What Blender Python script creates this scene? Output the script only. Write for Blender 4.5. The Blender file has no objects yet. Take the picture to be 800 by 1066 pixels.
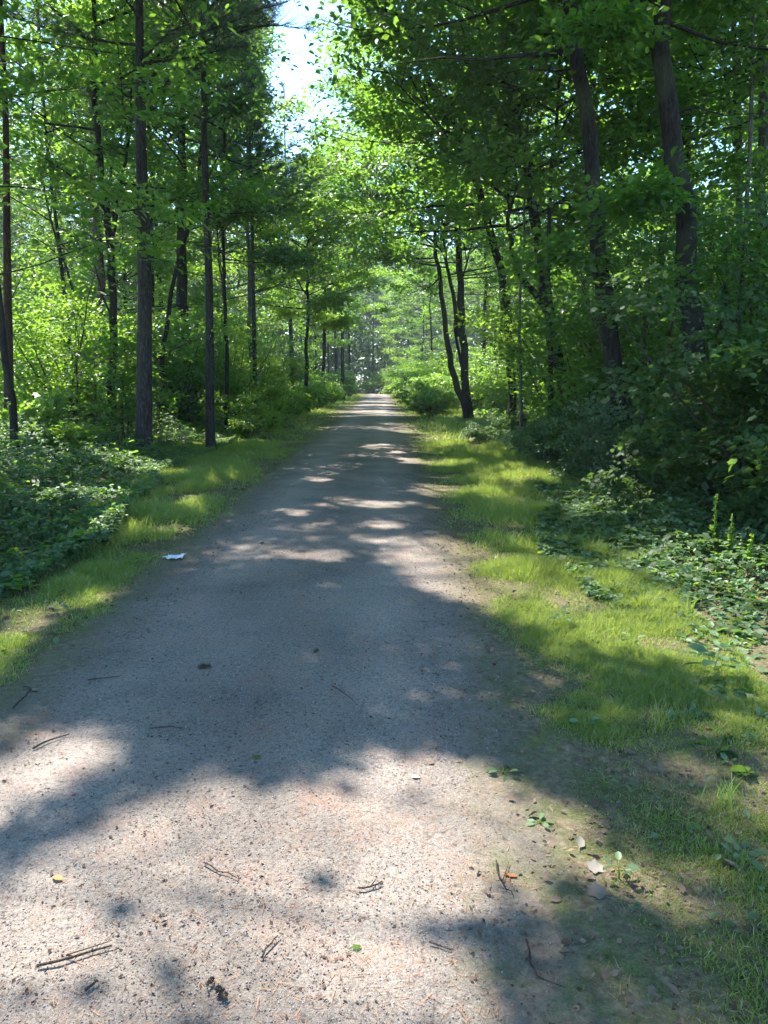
import bpy, math
import numpy as np
from mathutils import Vector

# ------------------------------------------------------------------ camera, sky, sun, exposure
scn = bpy.context.scene
COL = scn.collection
CAM_H, PITCH, FPX = 1.6, math.radians(10.0), 770.0      # metres, down-tilt, focal length in photo pixels (800 x 1066)
cam_d = bpy.data.cameras.new("camera")
cam_d.sensor_fit = 'VERTICAL'; cam_d.sensor_height = 36.0; cam_d.lens = 36.0 * FPX / 1066.0
cam_d.clip_start = 0.05; cam_d.clip_end = 3000
cam = bpy.data.objects.new("camera", cam_d); COL.objects.link(cam)
cam.location = (0, 0, CAM_H); cam.rotation_euler = (math.pi / 2 - PITCH, 0, 0)
scn.camera = cam

SUN_EL, SUN_AZ = math.radians(57), math.radians(35)     # azimuth: towards the left of the view direction (+Y)
sdir = np.array([-math.sin(SUN_AZ) * math.cos(SUN_EL), math.cos(SUN_AZ) * math.cos(SUN_EL), math.sin(SUN_EL)])
KX, KY = -sdir[0] / sdir[2], -sdir[1] / sdir[2]          # ground shift of a shadow per metre of height
world = bpy.data.worlds.new("World"); scn.world = world; world.use_nodes = True
wn = world.node_tree
bg = wn.nodes['Background']; bg.inputs['Strength'].default_value = 0.125
sky = wn.nodes.new('ShaderNodeTexSky'); sky.sky_type = 'NISHITA'; sky.sun_disc = False
sky.sun_elevation = SUN_EL; sky.sun_rotation = -SUN_AZ; sky.air_density = 1.0; sky.dust_density = 0.25; sky.ozone_density = 2.5
hsv = wn.nodes.new('ShaderNodeHueSaturation'); hsv.inputs['Saturation'].default_value = 1.15
wn.links.new(sky.outputs[0], hsv.inputs['Color']); wn.links.new(hsv.outputs[0], bg.inputs['Color'])
sun_d = bpy.data.lights.new("sun", 'SUN'); sun_d.energy = 3.6; sun_d.angle = math.radians(0.55); sun_d.color = (1.0, 0.95, 0.88)
sun = bpy.data.objects.new("sun", sun_d); COL.objects.link(sun)
sun.rotation_euler = Vector(sdir).to_track_quat('Z', 'Y').to_euler()
scn.view_settings.view_transform = 'Standard'; scn.view_settings.look = 'None'
scn.view_settings.gamma = 1.0; scn.view_settings.use_curve_mapping = False
scn.view_settings.exposure = 2.25
scn.render.engine = 'CYCLES'
cy = scn.cycles
cy.use_denoising = True
try:
    cy.denoiser = 'OPENIMAGEDENOISE'; cy.denoising_input_passes = 'RGB_ALBEDO_NORMAL'; cy.denoising_prefilter = 'ACCURATE'
except Exception: pass
cy.use_adaptive_sampling = True; cy.adaptive_threshold = 0.02
cy.max_bounces = 7; cy.diffuse_bounces = 5; cy.glossy_bounces = 2; cy.transmission_bounces = 4; cy.volume_bounces = 0
cy.caustics_reflective = False; cy.caustics_refractive = False; cy.sample_clamp_indirect = 6.0

# ------------------------------------------------------------------ small numeric helpers
CP, SP = math.cos(PITCH), math.sin(PITCH)
def ray(px, py):
    u, v = (px - 400.0) / FPX, (533.0 - py) / FPX
    return np.array([u, CP + v * SP, -SP + v * CP])
def at(px, py, Y):                       # the point seen at a photo position, Y metres ahead
    d = ray(px, py); t = Y / d[1]
    return np.array([d[0] * t, Y, CAM_H + d[2] * t])
def gp(px, py):                          # the ground point seen at a photo position
    d = ray(px, py); t = -CAM_H / d[2]
    p = d * t; return np.array([p[0], p[1], gz(p[0], p[1])])
def hsh(i, j, s):
    h = np.sin(i * 127.1 + j * 311.7 + s * 74.7) * 43758.5453
    return h - np.floor(h)
def vnoise(x, y, s=0.0):
    x = np.asarray(x, float); y = np.asarray(y, float)
    i, j = np.floor(x), np.floor(y); fx, fy = x - i, y - j
    fx = fx * fx * (3 - 2 * fx); fy = fy * fy * (3 - 2 * fy)
    a, b, c, d = hsh(i, j, s), hsh(i + 1, j, s), hsh(i, j + 1, s), hsh(i + 1, j + 1, s)
    return (a * (1 - fx) + b * fx) * (1 - fy) + (c * (1 - fx) + d * fx) * fy
PATH_L, PATH_R = -1.88, 0.64
def path_cx(y):                          # the path bends away to the left at its far end
    return -0.62 - np.maximum(np.asarray(y, float) - 85.0, 0) ** 2 * 0.006
def gz(x, y):
    x = np.asarray(x, float); y = np.asarray(y, float)
    d = np.abs(x - path_cx(y))
    off = np.clip((d - 1.3) / 1.5, 0, 1)
    z = off * (0.05 * (vnoise(x * .6, y * .6, 3) - .5) + 0.09 * (vnoise(x * .17, y * .17, 4) - .5))
    return z + 0.02 * np.clip(1 - (d / 1.3) ** 2, 0, 1)
def smooth(a, b, x):
    t = np.clip((x - a) / (b - a), 0, 1); return t * t * (3 - 2 * t)
def nrm(v): return v / np.maximum(np.linalg.norm(v, axis=-1, keepdims=True), 1e-9)

# sun patches on the path and verges: centre, radii, tilt (photo positions of ground spots) - the holes the canopy leaves open
PATCH = [(260, 950, 520, 150, 2), (430, 862, 160, 82, 0), (330, 1080, 500, 120, 0), (40, 810, 120, 40, -20), (20, 765, 60, 14, -12), (590, 845, 50, 20, 8),
         (335, 581, 32, 7, 0), (440, 603, 34, 12, 8), (400, 565, 40, 4, 3), (505, 600, 115, 42, 8), (590, 625, 120, 44, 12), (670, 648, 150, 50, 14), (770, 665, 130, 52, 8), (700, 598, 80, 20, 10), (790, 620, 60, 30, 0),
         (378, 526, 58, 6, 2), (300, 533, 28, 4, -4), (258, 566, 22, 4, 0), (392, 548, 30, 3, 2), (332, 500, 14, 3, 0), (345, 519, 22, 3, 0),
         (455, 482, 45, 4, 3), (480, 513, 55, 6, 5), (560, 500, 45, 7, 5), (450, 497, 20, 2, 0), (395, 466, 22, 2.0, 0), (416, 472, 14, 1.5, 0),
         (380, 441, 45, 3.0, 0), (425, 440, 30, 6, 0), (372, 446, 30, 1.2, 0), (385, 433, 30, 1.6, 0), (392, 427, 24, 1.4, 0), (395, 421, 20, 2, 0), (440, 428, 30, 4, 0), (330, 437, 35, 4, -6),
         (200, 525, 22, 8, -12), (120, 558, 42, 9, -14), (20, 655, 60, 24, -22), (80, 628, 55, 14, -8), (0, 700, 30, 18, 0), (235, 500, 20, 4, -10), (640, 540, 60, 12, 5), (310, 452, 25, 4, -10),
         (480, 433, 90, 13, 0), (100, 462, 110, 16, 0), (90, 530, 70, 8, -8), (150, 496, 60, 7, -5), (40, 500, 50, 8, 0), (200, 455, 100, 12, 0), (285, 447, 60, 9, 0), (372, 436, 40, 4, 0), (700, 470, 60, 6, 0)]
SHADE = [(110, 838, 140, 8, -32), (590, 1030, 90, 60, -30)]
def lit(gx, gy):
    gx = np.asarray(gx, float); gy = np.asarray(gy, float)
    yc = gy * CP + CAM_H * SP; ok = yc > 0.8
    yc = np.where(ok, yc, 1)
    px = 400 + FPX * gx / yc
    py = 533 - FPX * ((gy * SP - CAM_H * CP) / yc)
    out = np.zeros_like(gx)
    sc = np.clip((py - 400) / 200, .15, 1.2)
    px = px + (vnoise(gx * 3, gy * 3, 9) - .5) * 30 * sc; py = py + (vnoise(gx * 3, gy * 3, 8) - .5) * 14 * sc
    for cx, cy_, rx, ry, an in PATCH:
        a = math.radians(an); dx, dy = px - cx, py - cy_
        u = (dx * math.cos(a) + dy * math.sin(a)) / rx; v = (-dx * math.sin(a) + dy * math.cos(a)) / ry
        out = np.maximum(out, 1.45 - (u * u + v * v) ** .5 * .9)
    for cx, cy_, rx, ry, an in SHADE:
        a = math.radians(an); dx, dy = px - cx, py - cy_
        u = (dx * math.cos(a) + dy * math.sin(a)) / rx; v = (-dx * math.sin(a) + dy * math.cos(a)) / ry
        out = out - .7 * np.clip(1.5 - (u * u + v * v) ** .5 * .95, 0, 1)
    thin = np.clip((py - 930) / 60, 0, 1) * np.where(py > 0, 1, 0)      # thinner leaves, not a hole, above the nearest ground
    out = np.where((py > 930) & (px < 700), np.minimum(out, .80 - .05 * thin + .03 * (vnoise(gx * 2, gy * 2, 66) - .5)), out)
    # airy openings over the woods on both sides
    wood = ((gx < -6) & (gy > 13)) | ((gx > 5.5) & (gy > 16))
    out = np.where(wood, np.maximum(out, smooth(.40, .5, vnoise(gx * .28, gy * .28, 71))), out)
    return np.where(ok, np.clip(out, 0, 1), 0)
def in_slot(p): return p[1] > 9 and p[2] > 2.1 + .27 * p[1] and abs(p[0] + .112 * p[1]) < .45 + .026 * p[1]
def keep(P, rng):                        # leaves that would close one of the gaps are not grown
    l = lit(P[:, 0] + KX * P[:, 2], P[:, 1] + KY * P[:, 2])
    # the long slot of sky over the path
    hwd = (.10 + .0145 * P[:, 1]) * (.55 + .9 * vnoise(P[:, 1] * .8, P[:, 2] * .8, 61)) * smooth(2.0 + .22 * P[:, 1], 2.2 + .36 * P[:, 1], P[:, 2])
    slot = (np.abs(P[:, 0] + .112 * P[:, 1] + 1.5 * (vnoise(P[:, 2] * .9, P[:, 1] * .5, 62) - .5)) < hwd) & (P[:, 1] > 9) & (P[:, 0] < 50)
    return ~slot & (P[:, 2] < 2.6) | ~slot & (rng.random(len(P)) > smooth(.45, .75, l) * .995)

# ------------------------------------------------------------------ mesh helpers
class Geo:
    def __init__(s): s.v = []; s.q = []; s.t = []; s.rq = []; s.rt = []; s.n = 0
    def add(s, v, q=None, t=None, rq=None, rt=None):
        v = np.asarray(v, float).reshape(-1, 3)
        if q is not None and len(q): s.q.append(np.asarray(q) + s.n); s.rq.append(np.zeros(len(q)) + (.5 if rq is None else rq))
        if t is not None and len(t): s.t.append(np.asarray(t) + s.n); s.rt.append(np.zeros(len(t)) + (.5 if rt is None else rt))
        s.v.append(v); s.n += len(v)
    def mesh(s, name, mat, smooth_=False, origin=(0, 0, 0)):
        V = np.concatenate(s.v) if s.v else np.zeros((0, 3))
        V = V - np.asarray(origin, float)
        Q = np.concatenate(s.q) if s.q else np.zeros((0, 4), int); T = np.concatenate(s.t) if s.t else np.zeros((0, 3), int)
        me = bpy.data.meshes.new(name)
        me.vertices.add(len(V)); me.vertices.foreach_set('co', V.astype(np.float32).ravel())
        me.loops.add(Q.size + T.size); me.loops.foreach_set('vertex_index', np.concatenate([Q.ravel(), T.ravel()]).astype(np.int32))
        me.polygons.add(len(Q) + len(T))
        me.polygons.foreach_set('loop_start', np.concatenate([np.arange(len(Q)) * 4, Q.size + np.arange(len(T)) * 3]).astype(np.int32))
        me.update(calc_edges=True)
        r = np.concatenate(s.rq + s.rt) if (s.rq or s.rt) else np.zeros(0)
        at_ = me.attributes.new('rnd', 'FLOAT', 'FACE'); at_.data.foreach_set('value', r.astype(np.float32))
        if smooth_: me.polygons.foreach_set('use_smooth', np.ones(len(Q) + len(T), bool))
        if mat is not None: me.materials.append(mat)
        return me
    def scatter(s, tpl, P, A, N, S, rng, W=None, r=None):
        """place the template (verts, quads, tris) at P with long axis A, normal N, size S (W: across)"""
        tv, tq, tt = tpl; tv = np.asarray(tv, float); n = len(P)
        if n == 0: return
        N = nrm(N); A = nrm(A - N * (A * N).sum(1, keepdims=True)); B = np.cross(N, A)
        W = S if W is None else W; S = S[:, None, None]; W = W[:, None, None]
        V = P[:, None, :] + S * tv[None, :, 0:1] * A[:, None] + W * tv[None, :, 1:2] * B[:, None] + S * tv[None, :, 2:3] * N[:, None]
        off = (np.arange(n) * len(tv))[:, None, None]
        rr = rng.random(n) if r is None else r
        q = (np.asarray(tq)[None] + off).reshape(-1, 4) if len(tq) else None
        t = (np.asarray(tt)[None] + off).reshape(-1, 3) if len(tt) else None
        s.add(V.reshape(-1, 3), q, t, np.repeat(rr, len(tq)) if len(tq) else None, np.repeat(rr, len(tt)) if len(tt) else None)
    def tube(s, pts, rad, k=6, rng=None, cap=True):
        pts = np.asarray(pts, float); m = len(pts); rad = np.zeros(m) + rad
        T = nrm(np.gradient(pts, axis=0)); ref = np.array([1., 0, 0]) if abs(T[0, 2]) > .7 else np.array([0, 0, 1.])
        U = nrm(ref - T * (T @ ref)[:, None]); V = np.cross(T, U)
        a = np.linspace(0, 2 * math.pi, k, endpoint=False)
        R = rad[:, None] * np.ones(k)
        if rng is not None: R = R * (1 + .09 * np.sin(a * 2 + rng.random() * 6) + .07 * (rng.random((m, k)) - .5))
        ring = pts[:, None] + R[..., None] * (np.cos(a)[None, :, None] * U[:, None] + np.sin(a)[None, :, None] * V[:, None])
        i = np.arange(m - 1)[:, None] * k; j = np.arange(k)[None]; j2 = (j + 1) % k
        q = np.stack([i + j, i + j2, i + k + j2, i + k + j], -1).reshape(-1, 4)
        tri = None; vv = ring.reshape(-1, 3)
        if cap:
            vv = np.concatenate([vv, pts[:1], pts[-1:]]); c0, c1 = m * k, m * k + 1; e = (m - 1) * k
            tri = np.concatenate([np.stack([np.full(k, c0), j2[0], j[0]], -1), np.stack([np.full(k, c1), e + j[0], e + j2[0]], -1)])
        s.add(vv, q, tri)
LEAF = ([(0, 0, 0), (.35, .3, .05), (.75, .22, .04), (1, 0, -.1), (.75, -.22, .04), (.35, -.3, .05)], [(0, 3, 2, 1), (0, 5, 4, 3)], [])
DIAM = ([(0, 0, 0), (.5, .34, .05), (1, 0, -.06), (.5, -.34, .05)], [], [(0, 2, 1), (0, 3, 2)])
MAPLE = ([(0, 0, 0), (.35, 0, .0), (1, 0, -.12), (.08, .36, .03), (.34, .29, .05), (.66, .40, -.02), (.70, .19, .03),
          (.08, -.36, .03), (.34, -.29, .05), (.66, -.40, -.02), (.70, -.19, .03)],
         [(0, 1, 4, 3), (1, 6, 5, 4), (0, 7, 8, 1), (1, 8, 9, 10)], [(1, 2, 6), (1, 10, 2)])
NEED = ([(0, -.5, 0), (0, .5, 0), (1, 0, -.06)], [], [(0, 1, 2)])
BLADE = ([(0, -.5, 0), (0, .5, 0), (.5, .38, .06), (.5, -.38, .06), (1, 0, .26)], [(0, 1, 2, 3)], [(3, 2, 4)])
PEB = ([(0, 0, .55), (.5, 0, .05), (0, .5, 0), (-.5, .1, 0), (0, -.45, 0), (0, 0, -.3)], [], [(0, 1, 2), (0, 2, 3), (0, 3, 4), (0, 4, 1), (5, 2, 1), (5, 3, 2), (5, 4, 3), (5, 1, 4)])

# ------------------------------------------------------------------ materials
def new_mat(name):
    m = bpy.data.materials.new(name); m.use_nodes = True; nt = m.node_tree; nt.nodes.clear()
    return m, nt, nt.nodes.new('ShaderNodeOutputMaterial')
def N_(nt, t, **kw):
    n = nt.nodes.new(t)
    for k, v in kw.items():
        if k in ('inp',):
            for a, b in v.items(): n.inputs[a].default_value = b
        else: setattr(n, k, v)
    return n
def ramp(nt, src, stops, interp='LINEAR'):
    r = nt.nodes.new('ShaderNodeValToRGB'); r.color_ramp.interpolation = interp
    while len(r.color_ramp.elements) < len(stops): r.color_ramp.elements.new(.5)
    for e, (p, c) in zip(r.color_ramp.elements, stops): e.position = p; e.color = (*c, 1) if len(c) == 3 else (c[0], c[0], c[0], 1)
    nt.links.new(src, r.inputs[0]); return r
def mixc(nt, f, a, b, mode='MIX'):
    m = nt.nodes.new('ShaderNodeMix'); m.data_type = 'RGBA'; m.blend_type = mode
    for sock, v in ((m.inputs[0], f), (m.inputs[6], a), (m.inputs[7], b)):
        if hasattr(v, 'is_output'): nt.links.new(v, sock)
        else: sock.default_value = v if not isinstance(v, tuple) else (*v, 1)
    return m.outputs[2]
def noise(nt, scale, detail=3, rough=.55, vec=None, dim='3D'):
    n = nt.nodes.new('ShaderNodeTexNoise'); n.inputs['Scale'].default_value = scale; n.inputs['Detail'].default_value = detail; n.inputs['Roughness'].default_value = rough
    if vec is not None: nt.links.new(vec, n.inputs['Vector'])
    return n
def leaf_mat(name, c0, c1, tcol, trans=.42, rough=.42, spec=.5, dead=None):
    m, nt, out = new_mat(name); L = nt.links.new
    a = N_(nt, 'ShaderNodeAttribute', attribute_name='rnd'); oi = nt.nodes.new('ShaderNodeObjectInfo')
    col = ramp(nt, a.outputs['Fac'], [(0, c0), (.7, c1), (.86, c1), (.93, dead or c1)]).outputs[0]
    hs = nt.nodes.new('ShaderNodeHueSaturation')
    mr = N_(nt, 'ShaderNodeMapRange', inp={3: .484, 4: .512}); L(oi.outputs['Random'], mr.inputs[0]); L(mr.outputs[0], hs.inputs['Hue'])
    mv = N_(nt, 'ShaderNodeMapRange', inp={3: .8, 4: 1.2}); L(oi.outputs['Random'], mv.inputs[0]); L(mv.outputs[0], hs.inputs['Value'])
    L(col, hs.inputs['Color'])
    b = N_(nt, 'ShaderNodeBsdfPrincipled', inp={'Roughness': rough, 'Specular IOR Level': spec}); L(hs.outputs[0], b.inputs['Base Color'])
    t = nt.nodes.new('ShaderNodeBsdfTranslucent')
    tc = mixc(nt, a.outputs['Fac'], tcol, tuple(x * .72 for x in tcol)); L(tc, t.inputs[0])
    mx = N_(nt, 'ShaderNodeMixShader', inp={0: trans}); L(b.outputs[0], mx.inputs[1]); L(t.outputs[0], mx.inputs[2]); L(mx.outputs[0], out.inputs[0])
    return m
M_MAPLE = leaf_mat('maple_leaf', (.022, .068, .018), (.046, .11, .025), (.32, .60, .05), .5)
M_OAK = leaf_mat('oak_leaf', (.028, .072, .022), (.045, .095, .026), (.22, .40, .05), .38)
M_BRIGHT = leaf_mat('sunlit_or_pale_leaf', (.06, .15, .024), (.095, .195, .03), (.42, .68, .05), .48)  # lighter leaf green; on trees and bushes, sunlit foliage put into the colour
M_SHRUB = leaf_mat('shrub_leaf', (.028, .075, .022), (.055, .115, .035), (.22, .40, .055), .36, .55, .3)
M_COVER = leaf_mat('cover_leaf', (.08, .155, .065), (.14, .215, .105), (.24, .40, .10), .35, .5, .38)
M_NEEDLE = leaf_mat('needle', (.05, .10, .055), (.075, .125, .065), (.14, .24, .08), .3, .5, .4)
M_GRASS = leaf_mat('grass_blade', (.10, .21, .032), (.25, .32, .065), (.50, .64, .09), .42, .5, .4, (.60, .50, .28))
M_DRY = leaf_mat('dry_leaf', (.30, .24, .15), (.42, .36, .26), (.3, .22, .1), .15, .7, .2)
M_STRAW = leaf_mat('straw', (.17, .14, .08), (.34, .28, .17), (.3, .22, .1), .15, .8, .1)
M_ORANGE = leaf_mat('orange_leaf', (.38, .13, .04), (.45, .17, .05), (.4, .14, .03), .15, .6, .3)
M_GREYLEAF = leaf_mat('grey_leaf', (.16, .13, .10), (.26, .22, .18), (.2, .16, .1), .1, .7, .2)
M_LITTER = leaf_mat('litter', (.09, .06, .04), (.22, .15, .10), (.2, .12, .06), .05, .8, .2)
M_CRUMB = leaf_mat('bark_crumb', (.035, .025, .018), (.15, .09, .06), (.1, .06, .04), .0, .85, .2)
M_REDN = leaf_mat('dead_needle', (.22, .09, .05), (.36, .18, .10), (.2, .1, .05), .05, .7, .2)

def bark_mat(name, c0, c1, scale=1.0, green=.0):
    m, nt, out = new_mat(name); L = nt.links.new
    tc = nt.nodes.new('ShaderNodeTexCoord'); mp = N_(nt, 'ShaderNodeMapping', inp={'Scale': (14 * scale, 14 * scale, 2.6 * scale)}); L(tc.outputs['Object'], mp.inputs[0])
    n1 = noise(nt, 1.6, 6, .65, mp.outputs[0]); n2 = noise(nt, 1.3, 3, .6, tc.outputs['Object'])
    mp2 = N_(nt, 'ShaderNodeMapping', inp={'Scale': (34 * scale, 34 * scale, 7 * scale)}); L(tc.outputs['Object'], mp2.inputs[0])
    vo = N_(nt, 'ShaderNodeTexVoronoi', feature='DISTANCE_TO_EDGE', inp={'Scale': 1.0}); L(mp2.outputs[0], vo.inputs['Vector'])
    cr = ramp(nt, vo.outputs['Distance'], [(0, (.35,)), (.25, (1.1,))]).outputs[0]
    col = ramp(nt, n1.outputs[0], [(.32, c0), (.68, c1)]).outputs[0]
    col = mixc(nt, .8, col, cr, 'MULTIPLY')
    f = ramp(nt, n2.outputs[0], [(.5, (0,)), (.7, (green,))]).outputs[0]
    col = mixc(nt, f, col, (.07, .10, .045))
    b = N_(nt, 'ShaderNodeBsdfPrincipled', inp={'Roughness': .9, 'Specular IOR Level': .2}); L(col, b.inputs['Base Color'])
    bm = N_(nt, 'ShaderNodeBump', inp={'Strength': .9, 'Distance': .03}); L(n1.outputs[0], bm.inputs['Height']); L(bm.outputs[0], b.inputs['Normal'])
    L(b.outputs[0], out.inputs[0]); return m
B_PINE = bark_mat('pine_bark', (.022, .019, .017), (.085, .074, .066), 1, .15)
B_DARK = bark_mat('dark_bark', (.012, .010, .008), (.05, .042, .034), 1.3, .35)
B_GREY = bark_mat('grey_bark', (.08, .072, .065), (.20, .185, .165), .9, .3)
B_RED = bark_mat('red_bark', (.04, .022, .016), (.12, .065, .045), .9, 0)
B_TWIG = bark_mat('twig_bark', (.06, .045, .035), (.17, .13, .10), 6, 0)

def ground_colour(nt, P):
    """brown litter, dry tan soil and moss, shared by ground and path edge"""
    a = noise(nt, 4.0, 7, .75, P); b = noise(nt, 28, 5, .7, P); c = noise(nt, .9, 4, .6, P); d = noise(nt, 120, 3, .7, P)
    soil = ramp(nt, b.outputs[0], [(.3, (.075, .055, .035)), (.5, (.17, .13, .085)), (.7, (.30, .24, .16))]).outputs[0]
    moss = ramp(nt, d.outputs[0], [(.3, (.04, .06, .018)), (.55, (.12, .15, .04)), (.75, (.26, .24, .10))]).outputs[0]
    f = ramp(nt, a.outputs[0], [(.42, (0,)), (.60, (.8,))]).outputs[0]
    col = mixc(nt, f, soil, moss)
    return col, b, d
def make_ground_mat():
    m, nt, out = new_mat('forest_floor'); L = nt.links.new
    P = nt.nodes.new('ShaderNodeNewGeometry').outputs['Position']
    col, b, d = ground_colour(nt, P)
    bs = N_(nt, 'ShaderNodeBsdfPrincipled', inp={'Roughness': .95, 'Specular IOR Level': .15}); L(col, bs.inputs['Base Color'])
    ad = N_(nt, 'ShaderNodeMath', operation='ADD'); L(b.outputs[0], ad.inputs[0]); L(d.outputs[0], ad.inputs[1])
    bm = N_(nt, 'ShaderNodeBump', inp={'Strength': .8, 'Distance': .02}); L(ad.outputs[0], bm.inputs['Height']); L(bm.outputs[0], bs.inputs['Normal'])
    L(bs.outputs[0], out.inputs[0]); return m
def make_path_mat():
    m, nt, out = new_mat('gravel_path'); L = nt.links.new
    P = nt.nodes.new('ShaderNodeNewGeometry').outputs['Position']
    sep = nt.nodes.new('ShaderNodeSeparateXYZ'); L(P, sep.inputs[0])
    fine = noise(nt, 160, 4, .75, P); mid = noise(nt, 42, 4, .7, P); big = noise(nt, 1.3, 4, .6, P); red = noise(nt, 2.6, 5, .68, P)
    vor = N_(nt, 'ShaderNodeTexVoronoi', inp={'Scale': 95}); L(P, vor.inputs['Vector'])
    grain = ramp(nt, fine.outputs[0], [(.25, (.09, .074, .060)), (.45, (.265, .225, .190)), (.62, (.38, .325, .275)), (.8, (.60, .53, .46))]).outputs[0]
    vb = ramp(nt, vor.outputs['Color'], [(.2, (.3,)), (.8, (.72,))]).outputs[0]
    stone = mixc(nt, .45, grain, vb, 'SOFT_LIGHT')
    dk = ramp(nt, mid.outputs[0], [(.30, (.30,)), (.46, (1,))]).outputs[0]
    col = mixc(nt, 1.0, stone, dk, 'MULTIPLY')
    bg_ = ramp(nt, big.outputs[0], [(.3, (.64,)), (.7, (1.15,))]).outputs[0]
    col = mixc(nt, 1.0, col, bg_, 'MULTIPLY')
    # rust coloured patches of old needles
    rf = ramp(nt, red.outputs[0], [(.50, (0,)), (.68, (.8,))]).outputs[0]
    rf2 = ramp(nt, mid.outputs[0], [(.42, (.1,)), (.6, (1,))]).outputs[0]
    rm = N_(nt, 'ShaderNodeMath', operation='MULTIPLY'); L(rf, rm.inputs[0]); L(rf2, rm.inputs[1])
    col = mixc(nt, rm.outputs[0], col, (.27, .14, .09))
    # two faint wheel lines
    wv = N_(nt, 'ShaderNodeMapRange', inp={1: -1.9, 2: .7, 3: 0, 4: 1}); L(sep.outputs[0], wv.inputs[0])
    wob = N_(nt, 'ShaderNodeMath', operation='MULTIPLY_ADD', inp={1: .03, 2: 0}); L(big.outputs[0], wob.inputs[0])
    wa = N_(nt, 'ShaderNodeMath', operation='ADD'); L(wv.outputs[0], wa.inputs[0]); L(wob.outputs[0], wa.inputs[1])
    wr = ramp(nt, wa.outputs[0], [(0, (.75,)), (.13, (.88,)), (.22, (1.06,)), (.34, (.95,)), (.5, (.84,)), (.66, (.95,)), (.75, (1.1,)), (.84, (.93,)), (.93, (.8,)), (1, (.72,))]).outputs[0]
    col = mixc(nt, 1.0, col, wr, 'MULTIPLY')
    # soil working in from both edges
    soil, sb, sd = ground_colour(nt, P)
    ed = N_(nt, 'ShaderNodeMath', operation='SUBTRACT', inp={1: (PATH_L + PATH_R) / 2}); L(sep.outputs[0], ed.inputs[0])
    ab = N_(nt, 'ShaderNodeMath', operation='ABSOLUTE'); L(ed.outputs[0], ab.inputs[0])
    nn = noise(nt, 3.2, 7, .78, P)
    nm = N_(nt, 'ShaderNodeMath', operation='MULTIPLY_ADD', inp={1: 1.1, 2: -.55}); L(nn.outputs[0], nm.inputs[0])
    sm = N_(nt, 'ShaderNodeMath', operation='ADD'); L(ab.outputs[0], sm.inputs[0]); L(nm.outputs[0], sm.inputs[1])
    ny = N_(nt, 'ShaderNodeMapRange', inp={1: 1.5, 2: 4.2, 3: .24, 4: 0}); L(sep.outputs[1], ny.inputs[0])
    gt = N_(nt, 'ShaderNodeMath', operation='GREATER_THAN', inp={1: 0}); L(ed.outputs[0], gt.inputs[0])
    nr = N_(nt, 'ShaderNodeMath', operation='MULTIPLY'); L(ny.outputs[0], nr.inputs[0]); L(gt.outputs[0], nr.inputs[1])
    sm2 = N_(nt, 'ShaderNodeMath', operation='ADD'); L(sm.outputs[0], sm2.inputs[0]); L(nr.outputs[0], sm2.inputs[1]); sm = sm2
    fe = N_(nt, 'ShaderNodeMapRange', inp={1: 1.0, 2: 1.42, 3: 0, 4: 1}); L(sm.outputs[0], fe.inputs[0])
    col = mixc(nt, fe.outputs[0], col, soil)
    bs = N_(nt, 'ShaderNodeBsdfPrincipled', inp={'Roughness': .93, 'Specular IOR Level': .2}); L(col, bs.inputs['Base Color'])
    ad = N_(nt, 'ShaderNodeMath', operation='ADD'); L(fine.outputs[0], ad.inputs[0]); L(mid.outputs[0], ad.inputs[1])
    bm = N_(nt, 'ShaderNodeBump', inp={'Strength': .75, 'Distance': .012}); L(ad.outputs[0], bm.inputs['Height']); L(bm.outputs[0], bs.inputs['Normal'])
    L(bs.outputs[0], out.inputs[0]); return m
M_GROUND, M_PATH = make_ground_mat(), make_path_mat()
def plain(name, c, rough=.8, spec=.3):
    m, nt, out = new_mat(name); P = nt.nodes.new('ShaderNodeNewGeometry').outputs['Position']
    n = noise(nt, 60, 4, .7, P); col = ramp(nt, n.outputs[0], [(.3, tuple(x * .6 for x in c)), (.7, c)]).outputs[0]
    b = N_(nt, 'ShaderNodeBsdfPrincipled', inp={'Roughness': rough, 'Specular IOR Level': spec}); nt.links.new(col, b.inputs['Base Color']); nt.links.new(b.outputs[0], out.inputs[0]); return m
M_PEB = leaf_mat('pebble', (.20, .18, .165), (.36, .31, .27), (.1, .1, .1), 0, .85, .2, (.5, .45, .4))
M_CONE = plain('cone_scale', (.10, .07, .045)); M_PAPER = plain('tissue_paper', (.80, .84, .88), .7)

# ------------------------------------------------------------------ object helpers
def link(name, me, parent=None, loc=None, kind=None):
    o = bpy.data.objects.new(name, me); COL.objects.link(o)
    if parent is not None: o.parent = parent
    if loc is not None: o.location = loc
    if kind: o['kind'] = kind
    return o
def tag(o, label, cat, group=None):
    o['label'] = label; o['category'] = cat
    if group: o['group'] = group
    return o
def dup(root, loc, rz, sc, label, group=None, tilt=(0, 0)):
    r = root.copy(); COL.objects.link(r); r.location = loc; r.rotation_euler = (tilt[0], tilt[1], rz); r.scale = sc if isinstance(sc, tuple) else (sc, sc, sc)
    r['label'] = label
    if group: r['group'] = group
    for ch in list(root.children):
        c = ch.copy(); COL.objects.link(c); c.parent = r
    return r

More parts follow.
